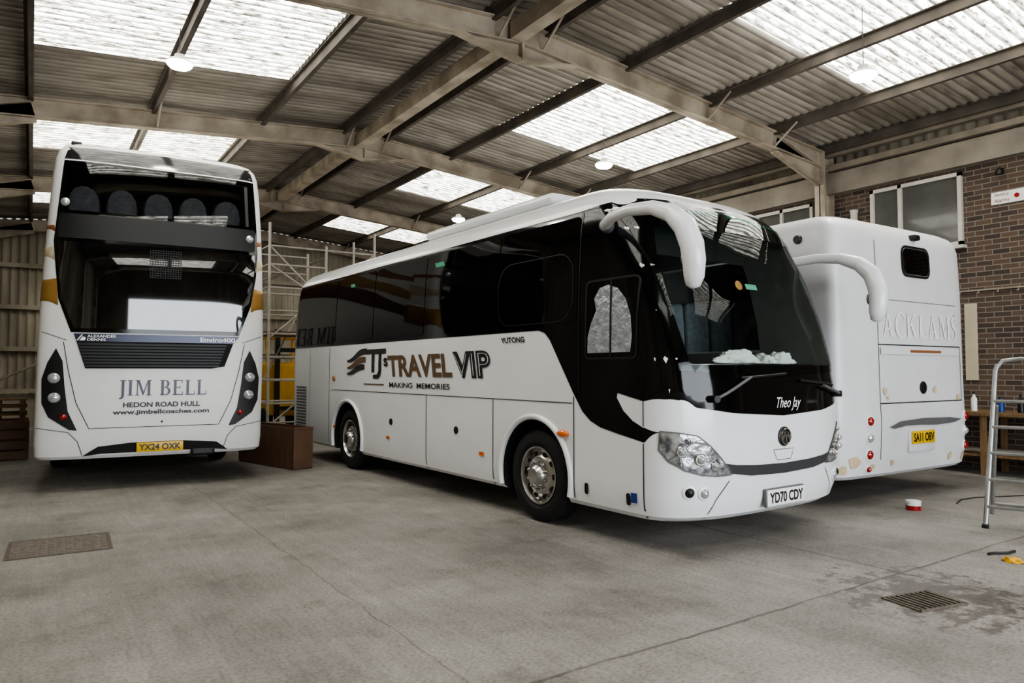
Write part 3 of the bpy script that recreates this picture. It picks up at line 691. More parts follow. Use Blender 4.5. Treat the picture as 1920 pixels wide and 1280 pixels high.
for (a, b) in ((7.05, 5.25), (5.2, 3.83), (3.78, 2.3), (2.25, .66), (.61, -.66)):
    mk('side_window', S.patch(rr('s', a, 1.95, b, 2.95, .05), .009), M['bglass'], coach, 60, fixn=False)
fr = MB(); S.seam(rr('s', .64, 1.97, -.6, 2.62, .22), .010, .0125, fr, True); S.seam([s(-.68, 2.98), s(-.7, 1.3)], .008, .0125, fr)
mk('window_trim', fr, M['blackm'], coach, fixn=False)
dwm = MB(); S.patch(rr('s', -.8, 1.62, -1.42, 2.3, .05), .008, mb=dwm)
dw = mk('driver_window', dwm, M['bglass'], coach, 60, fixn=False)
tr = MB(); S.seam(rr('s', -.79, 1.61, -1.43, 2.31, .05), .02, .010, tr, True); S.seam([s(-1.12, 1.62), s(-1.12, 2.3)], .022, .013, tr)
mk('window_frame', tr, M['blackm'], dw, fixn=False)
fo = MB(); S.patch([s(-.82, 1.66), s(-1.36, 1.66), s(-1.38, 1.80), s(-1.36, 1.98), s(-1.30, 2.12), s(-1.20, 2.22), s(-1.08, 2.26), s(-.97, 2.24), s(-.90, 2.15), s(-.93, 2.04), s(-.86, 1.92), s(-.82, 1.8)], .0105, mb=fo)
mk('foil_blind', fo, M['foil'], dw, 60, fixn=False, label='crumpled silver foil sun blind')
mk('window_sticker', S.put(([(0, 0), (.22, 0), (.22, .06), (0, .06)], [(0, 1, 2, 3)]), 's', 2.05, 2.78, .013), M['green'], coach, fixn=False)
mk('window_sticker', S.put(([(0, 0), (.16, 0), (.16, .05), (0, .05)], [(0, 1, 2, 3)]), 's', 4.7, 2.78, .013), M['green'], coach, fixn=False)
sm = MB()
for y in (5.46, 2.21, .72): S.seam([s(y, .29), s(y, 1.2 if y < 5 else 1.88)], mb=sm)
S.seam([s(5.35, 1.2), s(-.6, 1.2)], .009, mb=sm)
S.seam([s(-.62, .33), s(-.62, 1.26)], mb=sm); S.seam([s(-1.5, .29), s(-1.5, .9)], mb=sm)
S.seam([s(6.35, .29), s(6.35, 1.88)], .008, mb=sm)
S.seam([s(-1.5, 1.04), s(-1.5, 1.25)], .01, mb=sm)
S.seam([f(.55, .6), f(.42, .45), f(.36, .3)], .007, mb=sm); S.seam([f(1.95, .6), f(2.08, .45), f(2.14, .3)], .007, mb=sm)
S.seam([f(1.1, .82), f(1.4, .82), f(1.35, .73), f(1.15, .73)], .005, mb=sm, closed=True)
mk('panel_gap', sm, M['seam'], coach, fixn=False)
lo = MB()
for i in range(14):
    z = .52 + i * .052; S.patch([s(7.0, z), s(6.5, z), s(6.5, z + .03), s(7.0, z + .03)], .012, mb=lo, grid=.2)
mk('engine_vent', lo, M['grey'], coach, fixn=False, label='slatted engine vent grille')
for yy in (0, 4.72):
    pts = [(.0, yy + .575 * math.cos(R(a)), .47 + .575 * math.sin(R(a))) for a in range(-16, 197, 6)]
    mk('wheel_arch', MB().tube(pts, .030, 10), M['white'], coach, 60)
for yy in (0, 4.72):
    wheel(coach, .04, yy); wheel(coach, 2.46, yy, sgn=-1, detail=False)
for (y, z) in ((3.2, .81), (1.49, .81)): mk('hatch_lock', S.disc('s', y, z, .045, .012), M['blackm'], coach, 40)
mk('fuel_cap', S.disc('s', 5.25, 1.38, .045, .02), M['gold'], coach, 40)
for (y, z) in ((5.2, .62), (3.27, .59), (.93, .59)): mk('marker_lamp', S.patch(rr('s', y + .05, z - .02, y - .05, z + .02, .01), .014), M['amber'], coach, fixn=False)
mk('indicator_lamp', MB().tube([S.pt(S.LL('s', y, .91), .91, .012) for y in (-.38, -.42, -.47, -.52, -.55)], [.008, .03, .036, .03, .008], 12), M['amber'], coach, 60)
for (y, z) in ((-.8, .44), (-1.33, .42)): mk('flap_handle', S.patch(rr('s', y + .025, z - .05, y - .025, z + .05, .02), .012), M['blackm'], coach, fixn=False)
mk('blue_badge', S.patch([s(-1.36, .4), s(-1.43, .4), s(-1.43, .48), s(-1.36, .48)], .012), M['blue'], coach, fixn=False)
def hl(mx):
    g = (lambda x, z: f(x, z)) if not mx else (lambda x, z: f(2.5 - x, z))
    out = [g(.028, 1.01), g(.12, 1.0), g(.24, .975), g(.35, .89), g(.45, .79), g(.57, .65), g(.42, .645), g(.28, .66), g(.15, .70), g(.06, .77), g(.025, .86)]
    h = mk('headlight', S.patch(out, .010, grid=.04), M['hlens'], coach, 60, fixn=False, label='swept clear-lens headlight')
    t = MB(); S.seam(out, .010, .013, t, True); S.seam([g(.06, .78), g(.2, .93), g(.33, .90)], .012, .013, t); mk('headlight_rim', t, M['grey'], h, fixn=False)
    for (x, z, r_) in ((.13, .85, .048), (.26, .785, .052), (.385, .73, .038)):
        k = MB(); tag = g(x, z); S.disc('f', tag[1], z, r_, .018, k, 24, False, .008); mk('reflector_ring', k, M['chrome'], h, 40)
        k = MB(); S.disc('f', tag[1], z, r_ * .68, .030, k, 24, True, .012); mk('bulb_lens', k, M['lens'], h, 40)
    k = MB(); tag = g(.17, .94); S.disc('f', tag[1], .94, .022, .012, k, 20, True, .012); mk('indicator_bulb', k, M['chrome'], h, 40)
    for (x, z) in ((.19, .52), (.31, .51)):
        tag = g(x, z); k = MB(); S.disc('f', tag[1], z, .058, .012, k, 24); o = mk('fog_lamp', k, M['white'], coach, 40)
        k = MB(); S.disc('f', tag[1], z, .04, .022, k, 24, True); mk('lamp_lens', k, M['lens' if x > .25 else 'blackm'], o, 40)
hl(False); hl(True)
st = [f(.49, .745), f(.62, .725), f(.85, .71), f(1.25, .70), f(1.65, .71), f(1.88, .725), f(2.01, .745), f(1.95, .66), f(1.7, .625), f(1.25, .612), f(.8, .625), f(.55, .66)]
mk('bumper_strip', S.patch(st, .012), M['strip'], coach, 60, fixn=False, label='graphite metallic strip between headlights')
bd = mk('maker_badge', S.disc('f', 1.25, .93, .085, .02, n=28), M['blackm'], coach, 40, label='round black and chrome emblem')
t = MB()
ring = [(math.cos(R(a)) * .066, math.sin(R(a)) * .066) for a in range(0, 360, 15)]
t.tube([S.pt(-x_, .93 + z_, .026) for x_, z_ in ring + [ring[0]]], .006, 6, False)
for sg in (-1, 1):
    for k_ in (0, 1): t.tube([S.pt(sg * .01, .93 + .045 - k_ * .03, .026), S.pt(sg * .055, .93 - .01 - k_ * .02, .026)], .006, 6)
t.tube([S.pt(0, .95, .026), S.pt(0, .88, .026)], .006, 6)
mk('emblem_mark', t, M['chrome'], bd, 40)
mk('plate_holder', MB().rbox((1.25, -1.965, .415), (.56, .03, .155), .008), M['grey'], coach, 40)
plate(coach, (1.25, -1.985, .415), .54, .138, 'YD70 CDY', 'wplate')
mk('name_lettering', S.put(text('Theo Jay', .36, .12, .0, .45), 'f', 1.33, 1.21, .012), M['wtext'], coach, fixn=False)
mk('side_lettering', S.put(text('TRAVEL', 1.70, .29, .032), 's', 2.44, 1.565, .008), M['logog'], coach, fixn=False)
mk('side_lettering', S.put(text('VIP', .78, .31, .045), 's', 1.15, 1.57, .008), M['ink'], coach, fixn=False)
mk('letter_inline', S.put(text('VIP', .71, .255, -.038), 's', 1.15, 1.57, .0095), M['white'], coach, fixn=False)
mk('side_lettering', S.put(text('MAKING  MEMORIES', 1.62, .07, .014), 's', 2.44, 1.31, .008), M['ink'], coach, fixn=False)
tj = MB()
S.patch([s(4.10, 1.81), s(3.37, 1.81), s(3.37, 1.74), s(4.04, 1.74)], .008, mb=tj, grid=.3)
S.patch([s(3.83, 1.76), s(3.74, 1.76), s(3.74, 1.48), s(3.83, 1.48)], .009, mb=tj, grid=.3)
S.patch([s(3.60, 1.76), s(3.51, 1.76), s(3.51, 1.5), s(3.54, 1.43), s(3.61, 1.39), s(3.78, 1.39), s(3.78, 1.44), s(3.65, 1.45), s(3.60, 1.5)], .009, mb=tj, grid=.3)
mk('side_lettering', tj, M['logod'], coach, fixn=False)
mk('side_lettering', S.put(text('s', .13, .12, .03), 's', 3.37, 1.62, .009), M['ink'], coach, fixn=False)
for i, (mm, dz_) in enumerate((('logod', 0.02), ('logog', -.08), ('logod', -.17))):
    top = []; bot = []
    for k_ in range(13):
        t_ = k_ / 12; y = 4.72 - (.72 - .04 * i) * t_; base = 1.62 + dz_ + (.15 - .02 * i) * (1 / (1 + math.exp(-(t_ - .45) * 8)))
        th = .085 * math.sin(math.pi * min(1, t_ * .62 + .08)) + .005; top.append(s(y, base + th / 2)); bot.append(s(y, base - th / 2))
    mk('swoosh_stripe', S.patch(top + bot[::-1], .009), M[mm], coach, fixn=False)
mk('letter_rule', S.patch([s(4.1, 1.30), s(3.42, 1.30), s(3.42, 1.318), s(4.1, 1.318)], .008), M['logog'], coach, fixn=False)
mk('maker_lettering', S.put(text('YUTONG', .42, .06, .03), 's', .36, 1.82, .008), M['ink'], coach, fixn=False)
def arm(mx):
    g = (lambda x: x) if not mx else (lambda x: 2.56 - x)
    dz_ = -.05 if not mx else -.19; dy_ = 0 if not mx else .06
    P = [(.1, -1.0, 2.82), (-.02, -1.08, 2.84), (-.1, -1.25, 2.87), (-.13, -1.5, 2.88), (-.14, -1.75, 2.85), (-.14, -1.95, 2.77), (-.14, -2.08, 2.65), (-.13, -2.14, 2.5), (-.12, -2.15, 2.38), (-.11, -2.14, 2.26), (-.11, -2.13, 2.19), (-.11, -2.13, 2.17)]
    r_ = [.048, .05, .049, .050, .058, .075, .090, .092, .088, .078, .054, .02]
    P = [(g(x), y + dy_, z + dz_) for x, y, z in P]
    a = mk('mirror_arm', MB().tube(P, r_, 20), M['white'], coach, 60, label='white curved mirror arm and housing')
    mk('mirror_glass', MB().lathe([(.001, 0), (.06, 0), (.06, .012), (.001, .012)], (g(-.11), -2.075 + dy_, 2.4 + dz_), (0, 1, 0), 24), M['chrome'], a, 40)
    mk('arm_collar', MB().tube([(g(.04), -1.05 + dy_, 2.83 + dz_), (g(-.03), -1.085 + dy_, 2.84 + dz_)], .060, 18), M['grey'], a, 40)
arm(False); arm(True)
def onf(x, z, o_): return S.pt(S.LL('f', x, z), z, o_)
for (b0, e0, k0, k1) in (((.38, 1.27), (.78, 1.44), (.62, 1.40), (1.30, 1.44)), ((2.25, 1.28), (1.85, 1.36), (2.15, 1.33), (1.5, 1.38))):
    a = mk('wiper', MB().tube([onf(b0[0] + (e0[0] - b0[0]) * t_, b0[1] + (e0[1] - b0[1]) * t_, .05) for t_ in (0, .25, .5, .75, 1)], .013, 8), M['grey'], coach, 60)
    mk('wiper_blade', MB().tube([onf(k0[0] + (k1[0] - k0[0]) * t_, k0[1] + (k1[1] - k0[1]) * t_ + .03, .028) for t_ in (.1, .3, .5, .7, .85, 1)], .011, 6), M['blackm'], a, 60)
    mk('wiper_pivot', MB().cyl(onf(b0[0], b0[1], 0), onf(b0[0], b0[1], .07), .03), M['blackm'], a, 40)
mk('dashboard', MB().rbox((1.25, -1.28, 1.47), (2.0, .85, .2), .06, 3), M['char'], coach, 50)
stw = MB(); pts = [(.62 + .2 * math.cos(R(a)), -1.15 + .09 * math.sin(R(a)), 1.80 + .18 * math.sin(R(a))) for a in range(0, 361, 20)]
stw.tube(pts, .018, 8, False); stw.cyl((.42, -1.15, 1.80), (.82, -1.15, 1.80), .016); stw.cyl((.62, -1.15, 1.80), (.62, -1.3, 1.55), .03)
mk('steering_wheel', stw, M['blackm'], coach, 60)
sea = MB(); sea.rbox((.65, -.35, 1.95), (.5, .14, .8), .06, 3); sea.rbox((.65, -.6, 1.6), (.5, .5, .15), .05, 3); sea.rbox((.65, -.35, 2.45), (.28, .12, .2), .05, 3)
mk('driver_seat', sea, M['seat'], coach, 60)
for xx in (.55, 1.1, 1.6, 2.1):
    mk('passenger_seat', MB().rbox((xx, .8, 2.0), (.45, .14, .7), .06, 3), M['seat'], coach, 60)
mk('sun_blind', MB().box((1.05, -1.25, 2.72), (1.3, .008, .34)), M['blackm'], coach)
MW = Matrix.Translation((4.17, 5.82, 0)) @ Matrix.Rotation(R(1.65), 4, 'Z')
for (x_, y_, sx_, sz_) in ((1.20, -1.52, .36, .09), (1.68, -1.48, .11, .07), (2.03, -1.42, .22, .09)):
    bm = bmesh.new(); bmesh.ops.create_icosphere(bm, subdivisions=5, radius=1)
    for v in bm.verts:
        d_ = 1 + .35 * nz.noise(v.co * 1.7 + Vector((x_ * 9, 0, 0))) + .22 * abs(nz.noise(v.co * 4.2 + Vector((x_ * 5, 2, 0))))
        v.co = Vector((v.co.x * sx_ * .8 * d_, v.co.y * .11 * d_, max(-.0, v.co.z) * sz_ * 1.25 * d_))
    bm.verts.index_update(); mb = MB().add([MW @ (v.co + Vector((x_, y_, 1.572))) for v in bm.verts], [[v.index for v in fc.verts] for fc in bm.faces]); bm.free()
    thing(mk('towel', mb, M['towel'], None, 70), 'crumpled white towel lying on the coach dashboard', 'towel', 'towels on the dashboard')
ru = MB(); ru.rbox((1.25, 1.6, 3.355), (1.7, 2.8, .12), .055, 4); mk('roof_unit', ru, M['white'], coach, 50, label='low white air-conditioning pod')
mk('roof_marker', MB().rbox((.62, -.75, 3.26), (.1, .05, .03), .01), M['grey'], coach)

# ================================================================== DOUBLE DECKER
bus = root('double_decker_bus', 'white double-deck bus with black glazed rear and gold stripes', 'bus', (0.02, 10.42, 0), R(-4))
lv = [(.40, .05, .06), (.44, .01, .02), (.6, 0, 0), (1.2, 0, 0), (1.9, 0, .0), (2.3, .01, .006), (2.8, .03, .02), (3.3, .05, .07), (3.8, .08, .15), (4.0, .10, .20), (4.1, .13, .25), (4.17, .18, .33), (4.22, .26, .45), (4.26, .42, .65), (4.28, .65, .95)]
B = Shell(1.28, 4.2, 10.4, lv, D=.30, lean=.012)
zl = [.40, .42, .44, .5, .6, .8, 1.0, 1.2, 1.5, 1.9, 2.1, 2.3, 2.55, 2.8, 3.1, 3.4, 3.6, 3.8, 3.9, 4.0, 4.05, 4.1, 4.135, 4.17, 4.195, 4.22, 4.24, 4.26, 4.27, 4.28]
bb = mk('body', B.body(zl), [M['busw'], M['dark']], bus)
for yy in (2.9, 8.2):
    for xx in (-.3, 2.2): cut(bb, MB().cyl((xx, yy, .5), (xx + .7, yy, .5), .56, n=32))
uw = [(.26, 3.36), (2.32, 3.36), (2.30, 3.88), (.28, 3.88)]
cut(bb, MB().prism(uw, lambda p: (p[0], -.6, p[1]), lambda p: (p[0], 1.9, p[1])))
for p in bb.data.polygons: p.use_smooth = True
bb.data.set_sharp_from_angle(angle=R(32))
out = [f(.20, 3.95), f(2.38, 3.95), f(2.42, 3.4), f(2.44, 3.0), f(2.42, 2.7), f(2.36, 2.35), f(2.22, 1.98), f(.34, 1.98), f(.20, 2.35), f(.16, 2.7), f(.13, 3.0), f(.16, 3.4)]
mk('rear_glazing', B.patch(out, .006, [[f(a, b) for a, b in uw]]), M['black'], bus, 60, fixn=False, label='black glossy rear glazing panel')
mk('roof_panel', B.patch([f(.20, 3.97), f(2.38, 3.97), f(2.34, 4.12), f(1.25, 4.15), f(.24, 4.12)], .006), M['char'], bus, 60, fixn=False)
mk('upper_window', B.patch([f(.23, 3.33), f(2.35, 3.33), f(2.33, 3.92), f(.25, 3.92)], .013), M['tint'], bus, 60, fixn=False)
mk('middle_panel', B.patch(rr('f', .17, 3.04, 2.40, 3.32, .03), .011), M['blackm'], bus, 60, fixn=False)
mk('lower_window', B.patch([f(.17, 3.0), f(2.40, 3.0), f(2.39, 2.7), f(2.33, 2.36), f(2.20, 2.03), f(.37, 2.03), f(.23, 2.36), f(.19, 2.7)], .011), M['busglass'], bus, 60, fixn=False)
gm = MB()
for i in range(13): gm.box((1.18 + .35 * i / 12, .0, 2.80), (.005, .006, .32))
for i in range(13): gm.box((1.355, 0.0, 2.64 + .32 * i / 12), (.35, .006, .005))
gm.v = [(x_, y_ + .002, z_) for x_, y_, z_ in gm.v]
mk('vent_mesh', gm, M['blackm'], bus)
for i in range(5):
    sx_ = .45 + i * .415
    prof = [(-.17, 3.2), (.17, 3.2), (.18, 3.5), (.16, 3.6), (.11, 3.67), (.04, 3.70), (-.04, 3.70), (-.11, 3.67), (-.16, 3.6), (-.18, 3.5)]
    sm_ = MB().prism(prof, lambda p: (sx_ + p[0] * .9, .34, p[1] - .01), lambda p: (sx_ + p[0], .46, p[1]))
    sm_.prism([(a * .8, 3.45 + (b - 3.45) * .85) for a, b in prof], lambda p: (sx_ + p[0], .32, p[1]), lambda p: (sx_ + p[0], .36, p[1]))
    mk('seat', sm_, M['seat'], bus, 60, label='grey domed seat back behind upper rear window')
mk('badge_strip', B.patch([f(.37, 1.965), f(2.22, 1.965), f(2.15, 1.87), f(.40, 1.87)], .012), M['bluegrey'], bus, 60, fixn=False)
gr = MB()
for i in range(8):
    z = 1.55 + i * .039; x0_ = .50 - i * .012; B.patch([f(x0_, z), f(2.56 - x0_ - .08, z), f(2.56 - x0_ - .08, z + .024), f(x0_, z + .024)], .028, mb=gr, grid=.3)
gl_ = mk('engine_grille', B.patch([f(.50, 1.53), f(1.9, 1.53), f(2.05, 1.56), f(2.15, 1.87), f(.40, 1.87)], .010), M['dark'], bus, fixn=False, label='black slatted engine grille')
mk('grille_slat', gr, M['blackm'], gl_, fixn=False)
mk('maker_lettering', B.put(text('ALEXANDER', .30, .035, .01), 'f', .66, 1.937, .016), M['wtext'], bus, fixn=False)
mk('maker_lettering', B.put(text('DENNIS', .19, .035, .01), 'f', .605, 1.893, .016), M['wtext'], bus, fixn=False)
lg = MB(); B.put(([(0, 0), (.05, .075), (.065, .075), (.015, 0)], [(0, 1, 2, 3)]), 'f', .40, 1.88, .016, lg); B.put(([(.03, 0), (.06, .05), (.09, .04), (.095, .02), (.08, 0)], [(0, 1, 2, 3, 4)]), 'f', .40, 1.88, .016, lg)
mk('maker_logo', lg, M['wtext'], bus, fixn=False)
mk('model_lettering', B.put(text('Enviro400', .42, .062, .02), 'f', 1.96, 1.915, .016), M['wtext'], bus, fixn=False)
mk('operator_lettering', B.put(serif('JIM BELL', 0.98, .24), 'f', 1.35, 1.26, .012), M['navy'], bus, fixn=False)
mk('operator_lettering', B.put(text('HEDON ROAD HULL', .86, .066, .03), 'f', 1.34, 1.065, .012), M['ink'], bus, fixn=False)
mk('operator_lettering', B.put(text('www.jimbellcoaches.com', 1.08, .075, .03), 'f', 1.34, .965, .012), M['ink'], bus, fixn=False)
mk('operator_lettering', B.put(serif('JIM BELL', 2.1, .42), 'r', 4.4, 2.2, .012), M['navy'], bus, fixn=False)
for i, mm in enumerate(('maroon', 'gold', 'brown')):
    top = []; bot = []
    for k_ in range(17):
        t_ = k_ / 16; y = .8 + 7.5 * t_; base = 2.55 + .3 * i + .75 * math.sin(t_ * 2.6)
        th = (.34 - .07 * i) * (.35 + .65 * math.sin(math.pi * min(1, t_ * .9 + .08))); zt = min(base + th / 2, 4.0)
        top.append(q(y, zt)); bot.append(q(y, min(base - th / 2, zt - .02)))
    mk('livery_swoosh', B.patch(top + bot[::-1], .008, grid=.25), M[mm], bus, fixn=False)
def cluster(mx):
    g = (lambda x, z: f(x, z)) if not mx else (lambda x, z: f(2.56 - x, z))
    c_ = mk('tail_light_cluster', B.patch([g(.2, 1.78), g(.27, 1.62), g(.30, 1.3), g(.34, 1.0), g(.44, .76), g(.36, .77), g(.15, .93), g(.08, 1.1), g(.07, 1.4), g(.12, 1.6)], .012), M['blackm'], bus, 60, fixn=False, label='black diamond-shaped tail light cluster')
    for (x, z, r_, m_) in ((.19, 1.41, .065, 'lens'), (.20, 1.17, .065, 'lens'), (.30, .93, .038, 'red')):
        t_ = g(x, z); mk('tail_lamp', B.disc('f', t_[1], z, r_, .03, n=24, dome=True, base=.01), M[m_], c_, 40)
    k = MB(); B.seam([g(.27, 1.86), g(.33, 1.5), g(.42, 1.1), g(.56, .78), g(1.28, .78)], .008, .008, k); B.seam([g(.03, .8), g(.35, .74), g(.45, .62), g(.5, .45)], .007, .008, k); B.seam([g(.05, 1.98), g(.3, 1.88)], .007, .008, k); mk('panel_gap', k, M['seam'], bus, fixn=False)
    z_ = 3.45 if not mx else 3.2
    t_ = g(.23, z_); mk('marker_lamp', B.disc('f', t_[1], z_, .05, .03, n=20, dome=True), M['lens'], bus, 40)
    tg = 's' if not mx else 'r'
    for (z0_, z1_, m_) in ((2.30, 2.60, 'gold'), (2.60, 2.63, 'wtext'), (2.80, 2.96, 'beige'), (3.12, 3.2, 'brown')):
        xe = .15 if z0_ > 2.5 else .2
        p_ = [(tg, .9, z0_ + .1), (tg, .33, z0_), g(xe, z0_ - .02), g(xe - .02, z1_ - .02), (tg, .33, z1_), (tg, .9, z1_ + .1)]
        if mx: p_ = p_[::-1]
        mk('livery_stripe', B.patch(p_, .0055, grid=.05), M[m_], bus, 60, fixn=False)
cluster(False); cluster(True)
mk('lower_recess', B.patch([f(.50, .44), f(.66, .55), f(1.0, .585), f(1.6, .585), f(1.98, .55), f(2.12, .44), f(1.9, .46), f(.7, .46)], .010), M['dark'], bus, 60, fixn=False)
plate(bus, (1.33, -.025, .52), .52, .12, 'YX24 OXK', 'ywplate')
mk('lock', B.disc('f', 1.34, .84, .014, .01), M['blackm'], bus)
mk('exhaust_box', MB().rbox((1.82, .1, .43), (.28, .3, .1), .03), M['blackm'], bus)
mk('roof_beacon', MB().rbox((.35, .7, 4.26), (.12, .1, .05), .02), M['blackm'], bus)
def bw(x, y, z): return (x * 1.05, y, z + max(0, z - 2.0) * .12)
warp(bus, bw)
for yy in (2.9, 8.2): wheel(bus, .06, yy, .48, False, detail=False); wheel(bus, 2.6, yy, .48, False, sgn=-1, detail=False)

# ================================================================== SECOND COACH
ac = root('coach', 'older white coach with bare filler patches and small rear window', 'coach', (7.24, 4.42, 0), R(-1.2))
lv = [(.30, .05, .08), (.34, .01, .03), (.5, 0, 0), (.9, 0, -.02), (1.15, 0, -.01), (1.8, 0, .0), (2.3, .0, .005), (2.8, .0, .02), (3.02, .008, .03), (3.12, .025, .055), (3.19, .06, .10), (3.24, .12, .18), (3.275, .23, .32), (3.295, .45, .6)]
A = Shell(1.40, 6.5, 11.3, lv, D=.32)
zl = [.30, .32, .34, .42, .5, .7, .9, 1.0, 1.15, 1.5, 1.8, 2.05, 2.3, 2.55, 2.8, 2.9, 3.02, 3.07, 3.12, 3.155, 3.19, 3.215, 3.24, 3.258, 3.275, 3.285, 3.295]
ab = mk('body', A.body(zl), [M['white2'], M['dark']], ac)
for yy in (3.3, 9.2):
    for xx in (-.3, 2.4): cut(ab, MB().cyl((xx, yy, .5), (xx + .7, yy, .5), .58, n=32))
for p in ab.data.polygons: p.use_smooth = True
ab.data.set_sharp_from_angle(angle=R(32))
mk('side_window', A.patch([s(.9, 1.75), s(11, 1.75), s(11, 2.85), s(.9, 2.85), s(.82, 2.75), s(.82, 1.85)], .006, grid=.2), M['bglass'], ac, 60, fixn=False)
mk('rear_window', A.patch(rr('f', 1.30, 2.65, 1.86, 2.96, .08), .012), M['bglass'], ac, 60, fixn=False)
k = MB(); A.seam(rr('f', 1.28, 2.63, 1.88, 2.98, .09), .03, .010, k, True); mk('window_seal', k, M['blackm'], ac, fixn=False)
mk('reversing_camera', MB().rbox((1.57, .03, 3.10), (.12, .12, .07), .02), M['blackm'], ac, 40)
sm = MB()
A.seam([f(.72, .5), f(.72, 3.0)], .008, mb=sm); A.seam([f(.72, 1.80), f(2.58, 1.80)], .014, mb=sm); A.seam([f(.72, 1.13), f(2.58, 1.13)], .014, mb=sm)
A.seam([f(2.58, 1.13), f(2.58, 1.80)], .010, mb=sm); A.seam([s(.75, .34), s(.75, 1.7)], .01, mb=sm); A.seam([f(.72, 2.32), f(2.5, 2.32)], .006, mb=sm)
mk('panel_gap', sm, M['seam'], ac, fixn=False)
mk('rear_ledge', A.patch([f(.74, 1.69), f(2.5, 1.69), f(2.52, 1.77), f(.74, 1.77)], .02), M['white2'], ac, 60, fixn=False)
mk('brake_lamp', A.patch(rr('f', 1.35, 1.715, 2.05, 1.745, .012), .024), M['brown'], ac, fixn=False, label='long dull red brake lamp')
mk('operator_lettering', A.put(serif('ACKLAMS', 1.70, .30, .06), 'f', 1.64, 2.03, .012), M['wtext'], ac, fixn=False)
mk('engine_lock', A.disc('f', 1.64, 1.30, .075, .015, n=28), M['blackm'], ac, 40)
bs = [f(.86, .86), f(1.1, .92), f(1.6, .94), f(2.2, .93), f(2.5, .9), f(2.3, .865), f(1.9, .85), f(1.5, .865), f(1.2, .865), f(.97, .84)]
mk('bumper_strip', A.patch(bs, .02), M['grey'], ac, 60, fixn=False)
plate(ac, (1.56, -.045, .72), .5, .15, 'SA11 OBV', 'ywplate')
mk('plate_recess', MB().rbox((1.56, -.02, .68), (.58, .03, .26), .02), M['white2'], ac, 40)
for (x, zs3) in ((.49, (.94, .755, .57, .41)), (2.66, (.93, .745, .56))):
    for i, z in enumerate(zs3):
        r_ = .052 if i < 3 else .032
        k = mk('lamp_bezel', A.disc('f', x, z, r_ * 1.25, .015, n=24), M['wplate'], ac, 40); mk('tail_lamp', A.disc('f', x, z, r_, .03, n=24, dome=True), M['red' if i != 1 else 'lens'], k, 40)
random.seed(3)
for (x, z, a, b) in ((.82, 1.27, .05, .05), (.87, 1.19, .025, .025), (1.9, 1.27, .04, .05), (2.48, 1.17, .05, .04), (.25, .50, .09, .08), (.1, .42, .05, .05), (.58, .43, .04, .03), (.97, .45, .04, .04), (2.25, .45, .05, .05), (2.62, .42, .05, .06), (2.45, 2.2, .02, .02)):
    pl = []
    for i in range(9):
        t_ = 2 * math.pi * i / 9; kk = random.uniform(.7, 1.2); pl.append(f(x + a * math.cos(t_) * kk, z + b * math.sin(t_) * kk))
    mk('filler_patch', A.patch(pl, .007), M['filler'], ac, fixn=False, label='tan body filler patch')
mk('side_lamp', A.disc('s', .5, 3.0, .05, .04), M['blackm'], ac, 40)
for yy in (3.3, 9.2): wheel(ac, .06, yy, .5, False, detail=False); wheel(ac, 2.74, yy, .5, False, sgn=-1, detail=False)

# ================================================================== OBJECTS
ld = root('step_ladder', 'aluminium platform step ladder with paint-spattered rungs', 'ladder', (7.60, 3.20, 0), R(-70))
for xx in (0, .62):
    xt = .1 if xx == 0 else .52
    mk('rail', MB().tube([(xx, 0, 0), (xt, .38, 1.50), (xt + (.02 if xx == 0 else -.02), .41, 1.56)], .022, 10), M['alu'], ld, 40)
    mk('rear_leg', MB().tube([(xx + (.02 if xx == 0 else -.02), .85, 0), (xt, .45, 1.15)], .02, 10), M['alu'], ld, 40)
    mk('rubber_foot', MB().rbox((xx, .005, .02), (.06, .06, .04), .01), M['blackm'], ld)
mk('top_hoop', MB().tube([(.12, .41, 1.54), (.16, .43, 1.6), (.31, .44, 1.62), (.46, .43, 1.6), (.5, .41, 1.54)], .02, 10), M['alu'], ld, 40)
for i in range(5):
    t_ = (i + .8) / 6.0; x0_ = .1 * t_; z = 1.5 * t_; mk('step', MB().rbox((.31, .38 * t_ + .02, z), (.62 - 2 * x0_, .09, .03), .008), M['alu'], ld, 40)
mk('cross_brace', MB().tube([(.03, .82, .12), (.59, .82, .12)], .014, 8), M['alu'], ld, 40)
pt = root('paint_tin', 'small red and white paint tin on the floor', 'tin', (7.95, 4.05, 0))
mk('tin_body', MB().lathe([(.001, 0), (.075, 0), (.075, .045), (.075, .05)], (0, 0, 0), (0, 0, 1), 24), M['red'], pt, 40)
mk('tin_label', MB().lathe([(.0755, .0501), (.0765, .055), (.0765, .09), (.0755, .1), (.07, .102), (.001, .098)], (0, 0, 0), (0, 0, 1), 24), M['wplate'], pt, 40)
mk('tin_handle', MB().tube([(.077 * math.cos(R(a)), .077 * math.sin(R(a)), .08 - .03 * math.sin(R(a))) for a in range(0, 181, 20)], .003, 6), M['alu'], pt)
def blob(name, c, sx_, sy_, sz_, m, label, cat, seed=1):
    bm = bmesh.new(); bmesh.ops.create_icosphere(bm, subdivisions=4, radius=1)
    for v in bm.verts:
        d_ = 1 + .5 * nz.noise(v.co * 2 + Vector((seed * 7, 0, 0))) + .3 * abs(nz.noise(v.co * 5))
        v.co = Vector((v.co.x * sx_ * d_, v.co.y * sy_ * d_, max(0, v.co.z) * sz_ * d_))
    bm.verts.index_update(); mb = MB().add([v.co + Vector(c) for v in bm.verts], [[v.index for v in fc.verts] for fc in bm.faces]); bm.free()
    return thing(mk(name, mb, M[m], None, 70), label, cat)
blob('crumpled_rag', (6.44, 2.52, 0), .05, .06, .035, 'yellow', 'crumpled yellow paper on the concrete', 'litter')
